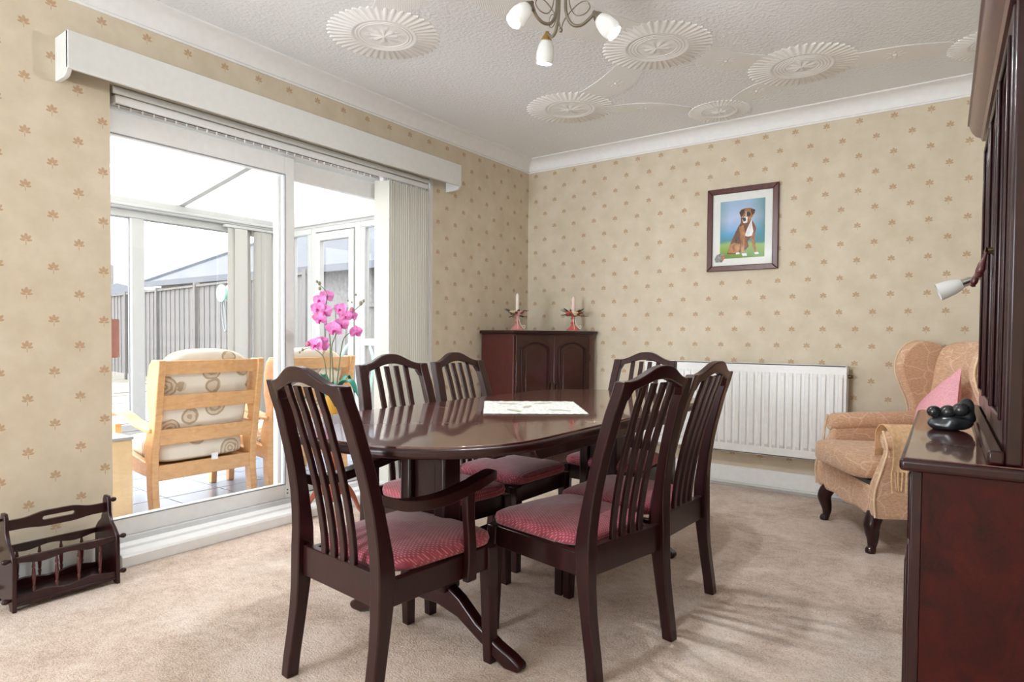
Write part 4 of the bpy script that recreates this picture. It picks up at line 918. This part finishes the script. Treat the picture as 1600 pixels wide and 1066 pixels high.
def win(nm, label, axis, c, a0, a1, z0, z1, mull, fw=.06, dep=.06, sash=()):
    w = struct(nm, label, 'window'); f = MB()
    def bx(m, p, q, za, zb, d0, d1):
        if axis == 'x': m.box(c+d0, c+d1, p, q, za, zb)
        else: m.box(p, q, c+d0, c+d1, za, zb)
    bx(f, a0, a1, z1-fw, z1, 0, dep); bx(f, a0, a1, z0, z0+fw, 0, dep); bx(f, a0, a0+fw, z0+fw, z1-fw, 0, dep); bx(f, a1-fw, a1, z0+fw, z1-fw, 0, dep)
    for p, q in mull: bx(f, p, q, z0+fw, z1-fw, -.008, dep)
    fo = f.build('window_frame', M['upvc_dim'], w, bev=.006)
    ed = [a0+fw]+[e for pq in mull for e in pq]+[a1-fw]
    for k in range(0, len(ed), 2):
        m = MB(); bx(m, ed[k], ed[k+1], z0+fw, z1-fw, dep*.5-.002, dep*.5+.002); m.build('pane', M['glass'], w, ang=0)
        m = MB(); g = .008
        bx(m, ed[k], ed[k]+g, z0+fw, z1-fw, .004, .02); bx(m, ed[k+1]-g, ed[k+1], z0+fw, z1-fw, .004, .02); bx(m, ed[k]+g, ed[k+1]-g, z1-fw-g, z1-fw, .004, .02); bx(m, ed[k]+g, ed[k+1]-g, z0+fw, z0+fw+g, .004, .02); m.build('gasket', M['gasket'], w)
        if k//2 in sash:
            m = MB(); s_ = .055; p, q = ed[k]+.004, ed[k+1]-.004
            bx(m, p, q, z1-fw-s_, z1-fw-.004, -.012, dep*.4); bx(m, p, q, z0+fw+.004, z0+fw+s_, -.012, dep*.4); bx(m, p, p+s_, z0+fw+s_, z1-fw-s_, -.012, dep*.4); bx(m, q-s_, q, z0+fw+s_, z1-fw-s_, -.012, dep*.4); m.build('sash', M['upvc_dim'], w, bev=.005)
    return w
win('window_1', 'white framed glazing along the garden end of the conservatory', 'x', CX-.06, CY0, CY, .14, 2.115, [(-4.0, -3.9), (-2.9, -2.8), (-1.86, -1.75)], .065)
MB().box(CX-.08, CX+.02, CY0, CY+.06, -.05, .14).build('dwarf_wall', M['upvc_dim'], bpy.data.objects['window_1'], bev=.004)
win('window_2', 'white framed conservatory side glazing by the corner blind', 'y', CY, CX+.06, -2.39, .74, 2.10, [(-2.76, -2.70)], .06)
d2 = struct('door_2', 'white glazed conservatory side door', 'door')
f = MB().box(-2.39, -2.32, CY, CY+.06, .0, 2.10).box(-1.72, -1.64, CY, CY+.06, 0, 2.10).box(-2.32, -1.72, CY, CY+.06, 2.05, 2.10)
f.build('door_frame', M['upvc_dim'], d2, bev=.005)
p = MB().box(-2.315, -2.235, CY-.012, CY+.04, .02, 2.04).box(-1.80, -1.725, CY-.012, CY+.04, .02, 2.04).box(-2.235, -1.80, CY-.012, CY+.04, 1.96, 2.04).box(-2.235, -1.80, CY-.012, CY+.04, .62, .74).box(-2.235, -1.80, CY-.012, CY+.04, .02, .12).build('door_leaf', M['upvc_dim'], d2, bev=.005)
MB().box(-2.235, -1.80, CY+.012, CY+.016, .74, 1.96).build('pane', M['glass'], p, ang=0); MB().box(-2.235, -1.80, CY+.005, CY+.02, .12, .62).build('lower_panel', M['upvc_dim'], p)
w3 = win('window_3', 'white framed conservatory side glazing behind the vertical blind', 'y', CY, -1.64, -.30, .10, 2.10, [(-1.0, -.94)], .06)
MB().box(-1.58, -1.0, CY-.01, CY+.055, .92, .99).box(-.94, -.36, CY-.01, CY+.055, .92, .99).build('transom', M['upvc_dim'], w3, bev=.005)
MB().box(-1.64, -.30, CY-.01, CY+.06, -.05, .10).build('sill', M['upvc_dim'], w3, bev=.004)
MB().box(CX+.0, -2.39, CY-.01, CY+.06, -.05, .74).build('dwarf_wall', M['upvc_dim'], bpy.data.objects['window_2'], bev=.004)
# conservatory corner blind
b2 = thing('conservatory_blind', 'cream vertical blind gathered in the corner of the conservatory', 'blind', (CX+.05, -.70, 0))
MB().box(-.02, .02, -.33, .24, 2.085, 2.112).build('headrail', M['upvc_dim'], b2, bev=.003)
me2 = MB().sheet(lambda u, v: ((u-.5)*.012*math.sin(v*3), (u-.5)*.125, .16+v*1.92), 5, 8, .0015).mesh('slat', M['blindc'])
for i in range(7):
    obj('slat', me2, b2, loc=(.006*(i % 2)+.02*math.sin(i*1.7), -.235+i*.072, 0), rot=(0, 0, math.radians([12, -8, 20, 62, -14, 8, 24][i])))
# pine armchairs
def pine_chair(label):
    t = thing('pine_armchair', label, 'armchair', group='pine armchairs in the conservatory')
    W = .30
    for s in (-1, 1):
        # shaped rear post with wing, profile in local y(back -)/z
        post = [(-.245, 0), (-.19, 0), (-.165, .12), (-.16, .26), (-.13, .36), (-.165, .45), (-.20, .52), (-.17, .64), (-.175, .76), (-.20, .84), (-.235, .872), (-.30, .875), (-.325, .872), (-.30, .72), (-.265, .5), (-.235, .34), (-.225, .2)]
        MB().prism(post, 'x', s*W-.021, s*W+.021).build('back_post', M['pine'], t, bev=.006)
        MB().prism([(.245, 0), (.285, 0), (.29, .12), (.285, .47), (.24, .47), (.235, .12)], 'x', s*W-.02, s*W+.02).build('front_leg', M['pine'], t, bev=.006)
        MB().prism([(-.20, .20), (.25, .235), (.25, .325), (.1, .33), (-.12, .29), (-.19, .285)], 'x', s*W-.016, s*W+.016).build('side_rail', M['pine'], t, bev=.005)
        pth = crom([(s*W, -.235, .475), (s*(W+.004), -.16, .478), (s*(W+.010), -.03, .505), (s*(W+.012), .12, .545), (s*(W+.010), .26, .55), (s*(W+.006), .335, .52)], 5)
        MB().loft([[(p.x-.036, p.y, p.z-.012), (p.x+.036, p.y, p.z-.012), (p.x+.036, p.y, p.z+.012), (p.x-.036, p.y, p.z+.012)] for p in pth]).build('armrest', M['pine'], t, bev=.007, seg=3)
    def by(z): return -.235-.085*smooth(.2, .9, z)+.028
    for z0, z1 in ((.79, .868), (.585, .672), (.385, .475), (.18, .268)):
        ya, yb = by(z0), by(z1)
        MB().loft([[(x, ya-.011, z0), (x, ya+.011, z0), (x, yb+.011, z1), (x, yb-.011, z1)] for x in (-W+.015, W-.015)]).build('back_slat', M['pine'], t, bev=.004)
    MB().box(-W, W, .235, .262, .22, .31).build('front_rail', M['pine'], t, bev=.004)
    MB().box(-W+.02, W-.02, -.19, .24, .24, .258).build('seat_board', M['pine'], t)
    MB().sup((0, .045, .335), .268, .245, .072, .4, .3, 36, 14).build('seat_cushion', M['rose'], t, ang=80)
    Mx = Matrix.Rotation(math.radians(9), 4, 'X')
    bc = MB().sup((0, -.185, .655), .262, .062, .25, .4, .4, 36, 18, M=Mx, fn=lambda p: (p.x, p.y, p.z+(.03*(1-(p.x/.27)**2) if p.z > 0 else 0))).build('back_cushion', M['rose'], t, ang=80)
    MB().box(.02, .06, -.2385, -.2365, .262, .302).build('care_label', M['ltag'], t)
    return t
pcA = pine_chair('pine armchair with rose print cushions seen whole through the patio door'); pcA.location = (-.885, -2.43, 0); pcA.rotation_euler = (0, 0, math.radians(90))
pcB = copy_tree(pcA); pcB.location = (-.865, -1.715, 0); pcB['label'] = 'second pine armchair behind the orchid, nearer the blind'
# pale box and lamp
bxx = thing('pale_box', 'pale wood storage box with white top in the conservatory', 'box', (-.81, -3.115, 0))
MB().box(-.23, .23, -.235, .235, .0, .452).build('body', M['pale'], bxx, bev=.004); MB().box(-.235, .235, -.24, .24, .452, .468).build('lid', M['upvc_dim'], bxx, bev=.003)
lp = thing('table_lamp', 'table lamp with reddish brown shade at the edge of the patio door', 'lamp', (-.80, -2.905, .468))
MB().lathe([(0, 0), (.06, 0), (.06, .012), (.02, .03), (.012, .06), (.03, .12), (.036, .18), (.02, .26), (.008, .30), (.008, .45), (0, .45)], (0, -.06, 0), 20, cap=False).build('base', M['stone'], lp)
MB().lathe([(.105, .42), (.105, .63), (.102, .63), (.102, .42)], (0, -.06, 0), 28, cap=False).build('lamp_shade', M['lampsh'], lp)

# ------------------------------------------------------------------ garden
g = MB().box(-40, CX-.1, -20, 30, -.3, -.09).box(CX-.1, -.30, CY+.1, 30, -.3, -.09).box(CX-.1, -.3, -20, CY0, -.3, -.09).box(-.30, 20, .31, 30, -.3, -.09).build('ground', M['earth'], ang=0); tag(g, 'pale garden ground beyond the conservatory', 'ground', kind='structure')
pv = struct('patio', 'grey paving slabs outside the conservatory', 'paving'); pm_ = MB().box(-.295, .295, -.295, .295, -.09, -.05).mesh('paving_slab', M['paving'], 0)
for i in range(14):
    for j in range(9):
        obj('paving_slab', pm_, pv, loc=(CX-.45-.605*i, -2.9+.605*j, random.uniform(-.008, .008)))
fe = thing('garden_fence', 'tall weathered timber fence along the garden', 'fence', (-10, 2.0, -.09), math.radians(-6))
fm = MB().box(-.056, .056, -.009, .009, .14, 2.02).mesh('fence_board', M['fence'], 0)
for i in range(84): obj('fence_board', fm, fe, loc=(-5.2+.122*i, .012*(i % 2), random.uniform(-.012, .006)))
for i in range(6): MB().box(-5.3+2.05*i-.05, -5.3+2.05*i+.05, -.06, .04, 0, 2.1).build('fence_post', M['fence'], fe)
MB().box(-5.3, 5.1, -.04, .05, 2.02, 2.06).build('capping_rail', M['fence'], fe); MB().box(-5.3, 5.1, -.02, .02, 0, .14).build('gravel_board', M['paving'], fe)
f2 = thing('low_fence', 'lower weathered fence outside the conservatory side glazing', 'fence', (-2.6, 1.45, -.09), math.radians(-2))
fm2 = MB().box(-.056, .056, -.009, .009, .10, 1.5).mesh('fence_board', M['fence'], 0)
for i in range(36): obj('fence_board', fm2, f2, loc=(-2.15+.122*i, .012*(i % 2), random.uniform(-.012, .006)))
for i in range(3): MB().box(-2.2+2.15*i-.05, -2.2+2.15*i+.05, -.06, .04, 0, 1.55).build('fence_post', M['fence'], f2)
MB().box(-2.25, 2.2, -.04, .05, 1.5, 1.54).build('capping_rail', M['fence'], f2)
# neighbouring bungalow
nh = thing('bungalow', 'neighbouring bungalow with a grey slate hipped roof', 'house', (-10.5, 9, 0))
MB().box(-7.2, 8.4, -3.8, 3.8, -.09, 2.55).build('wall', M['brick'], nh)
ro = MB().add([(-7.6, -4.2, 2.6), (8.8, -4.2, 2.6), (8.8, 4.2, 2.6), (-7.6, 4.2, 2.6), (-2.6, 0, 5.0), (4.6, 0, 5.0)], [(0, 1, 5, 4), (1, 2, 5), (2, 3, 4, 5), (3, 0, 4), (0, 3, 2, 1)]).build('roof', M['slate'], nh, ang=0)
MB().box(-7.65, 8.85, -4.28, -4.18, 2.46, 2.62).build('fascia', M['fascia'], ro); MB().box(8.75, 8.87, -4.2, 4.2, 2.46, 2.62).build('fascia', M['fasciaw'], ro)
for a, b in (((-7.6, -4.2, 2.6), (-2.6, 0, 5.0)), ((8.8, -4.2, 2.6), (4.6, 0, 5.0)), ((-2.6, 0, 5.0), (4.6, 0, 5.0))): MB().tube([a, b], .09, 6).build('ridge_tile', M['fascia'], ro)
ch = thing('far_chimney', 'distant house with a small brick chimney above the fence', 'house', (-36, 10.5, 0))
MB().box(-5, 5, -3, 3, -.09, 2.6).build('wall', M['brick'], ch); MB().add([(-5.3, -3.3, 2.6), (5.3, -3.3, 2.6), (5.3, 3.3, 2.6), (-5.3, 3.3, 2.6), (-2, 0, 3.7), (2, 0, 3.7)], [(0, 1, 5, 4), (1, 2, 5), (2, 3, 4, 5), (3, 0, 4), (0, 3, 2, 1)]).build('roof', M['slate'], ch, ang=0)
MB().box(-.5, .5, -.4, .4, 3.4, 4.8).build('chimney', M['brick'], ch)
# white urn on pedestal
ur = thing('garden_urn', 'ornate white stone urn on a pedestal in the garden', 'urn', (-6.2, -.98, -.05))
MB().lathe([(0, 0), (.22, 0), (.22, .05), (.14, .08), (.09, .16), (.075, .30), (.09, .42), (.13, .46), (.10, .50), (0, .50)], (0, 0, 0), 20, cap=False).build('pedestal', M['stone'], ur)
MB().lathe([(0, .50), (.05, .50), (.06, .54), (.14, .62), (.19, .72), (.17, .80), (.20, .84), (.16, .84), (.12, .76), (0, .74)], (0, 0, 0), 20, cap=False).build('bowl', M['stone'], ur)
for k in range(9):
    a = k*2.4; MB().sup((.10*math.cos(a), .10*math.sin(a), .87+.05*(k % 3)), .06, .05, .035, 1, 1, 8, 6).build('foliage', M['leafd'], ur)
# hose reel on the fence
hrl = thing('hose_reel', 'pale green hose reel fixed to the garden fence', 'hose reel', (-7.35, 1.58, 1.72))
MB().lathe([(.0, 0), (.15, 0), (.15, .02), (.10, .03), (.10, .13), (.15, .14), (.15, .16), (0, .16)], (0, -.03, 0), 20, (0, -1, 0), cap=False).build('drum', M['green'], hrl)
MB().tube(crom([(-.12, -.1, -.05), (-.16, -.08, -.35), (-.12, -.06, -.62), (-.06, -.06, -.62), (-.05, -.08, -.35), (-.09, -.1, -.08)], 6), .014, 8).build('hose', M['gasket'], hrl)
# mint garden chair
gc = thing('garden_chair', 'mint green metal garden chair outside the side glazing', 'chair', (-2.68, .22, -.05), math.radians(12))
MB().tube(crom([(-.22, .2, .42), (-.24, .24, .75), (-.15, .27, .95), (0, .28, 1.0), (.15, .27, .95), (.24, .24, .75), (.22, .2, .42)], 6), .016, 8).build('back_frame', M['mint'], gc)
MB().box(-.23, .23, -.22, .22, .41, .435).build('seat', M['mint'], gc, bev=.01)
for x in (-.2, .2):
    for y in (-.19, .19): MB().tube([(x, y, 0), (x*.95, y*.95, .42)], .014, 8).build('leg', M['mint'], gc)
for k in range(5): MB().tube([(-.12+.06*k, .215, .43), (-.10+.05*k, .27, .96-.03*abs(k-2))], .007, 6).build('back_bar', M['mint'], gc)
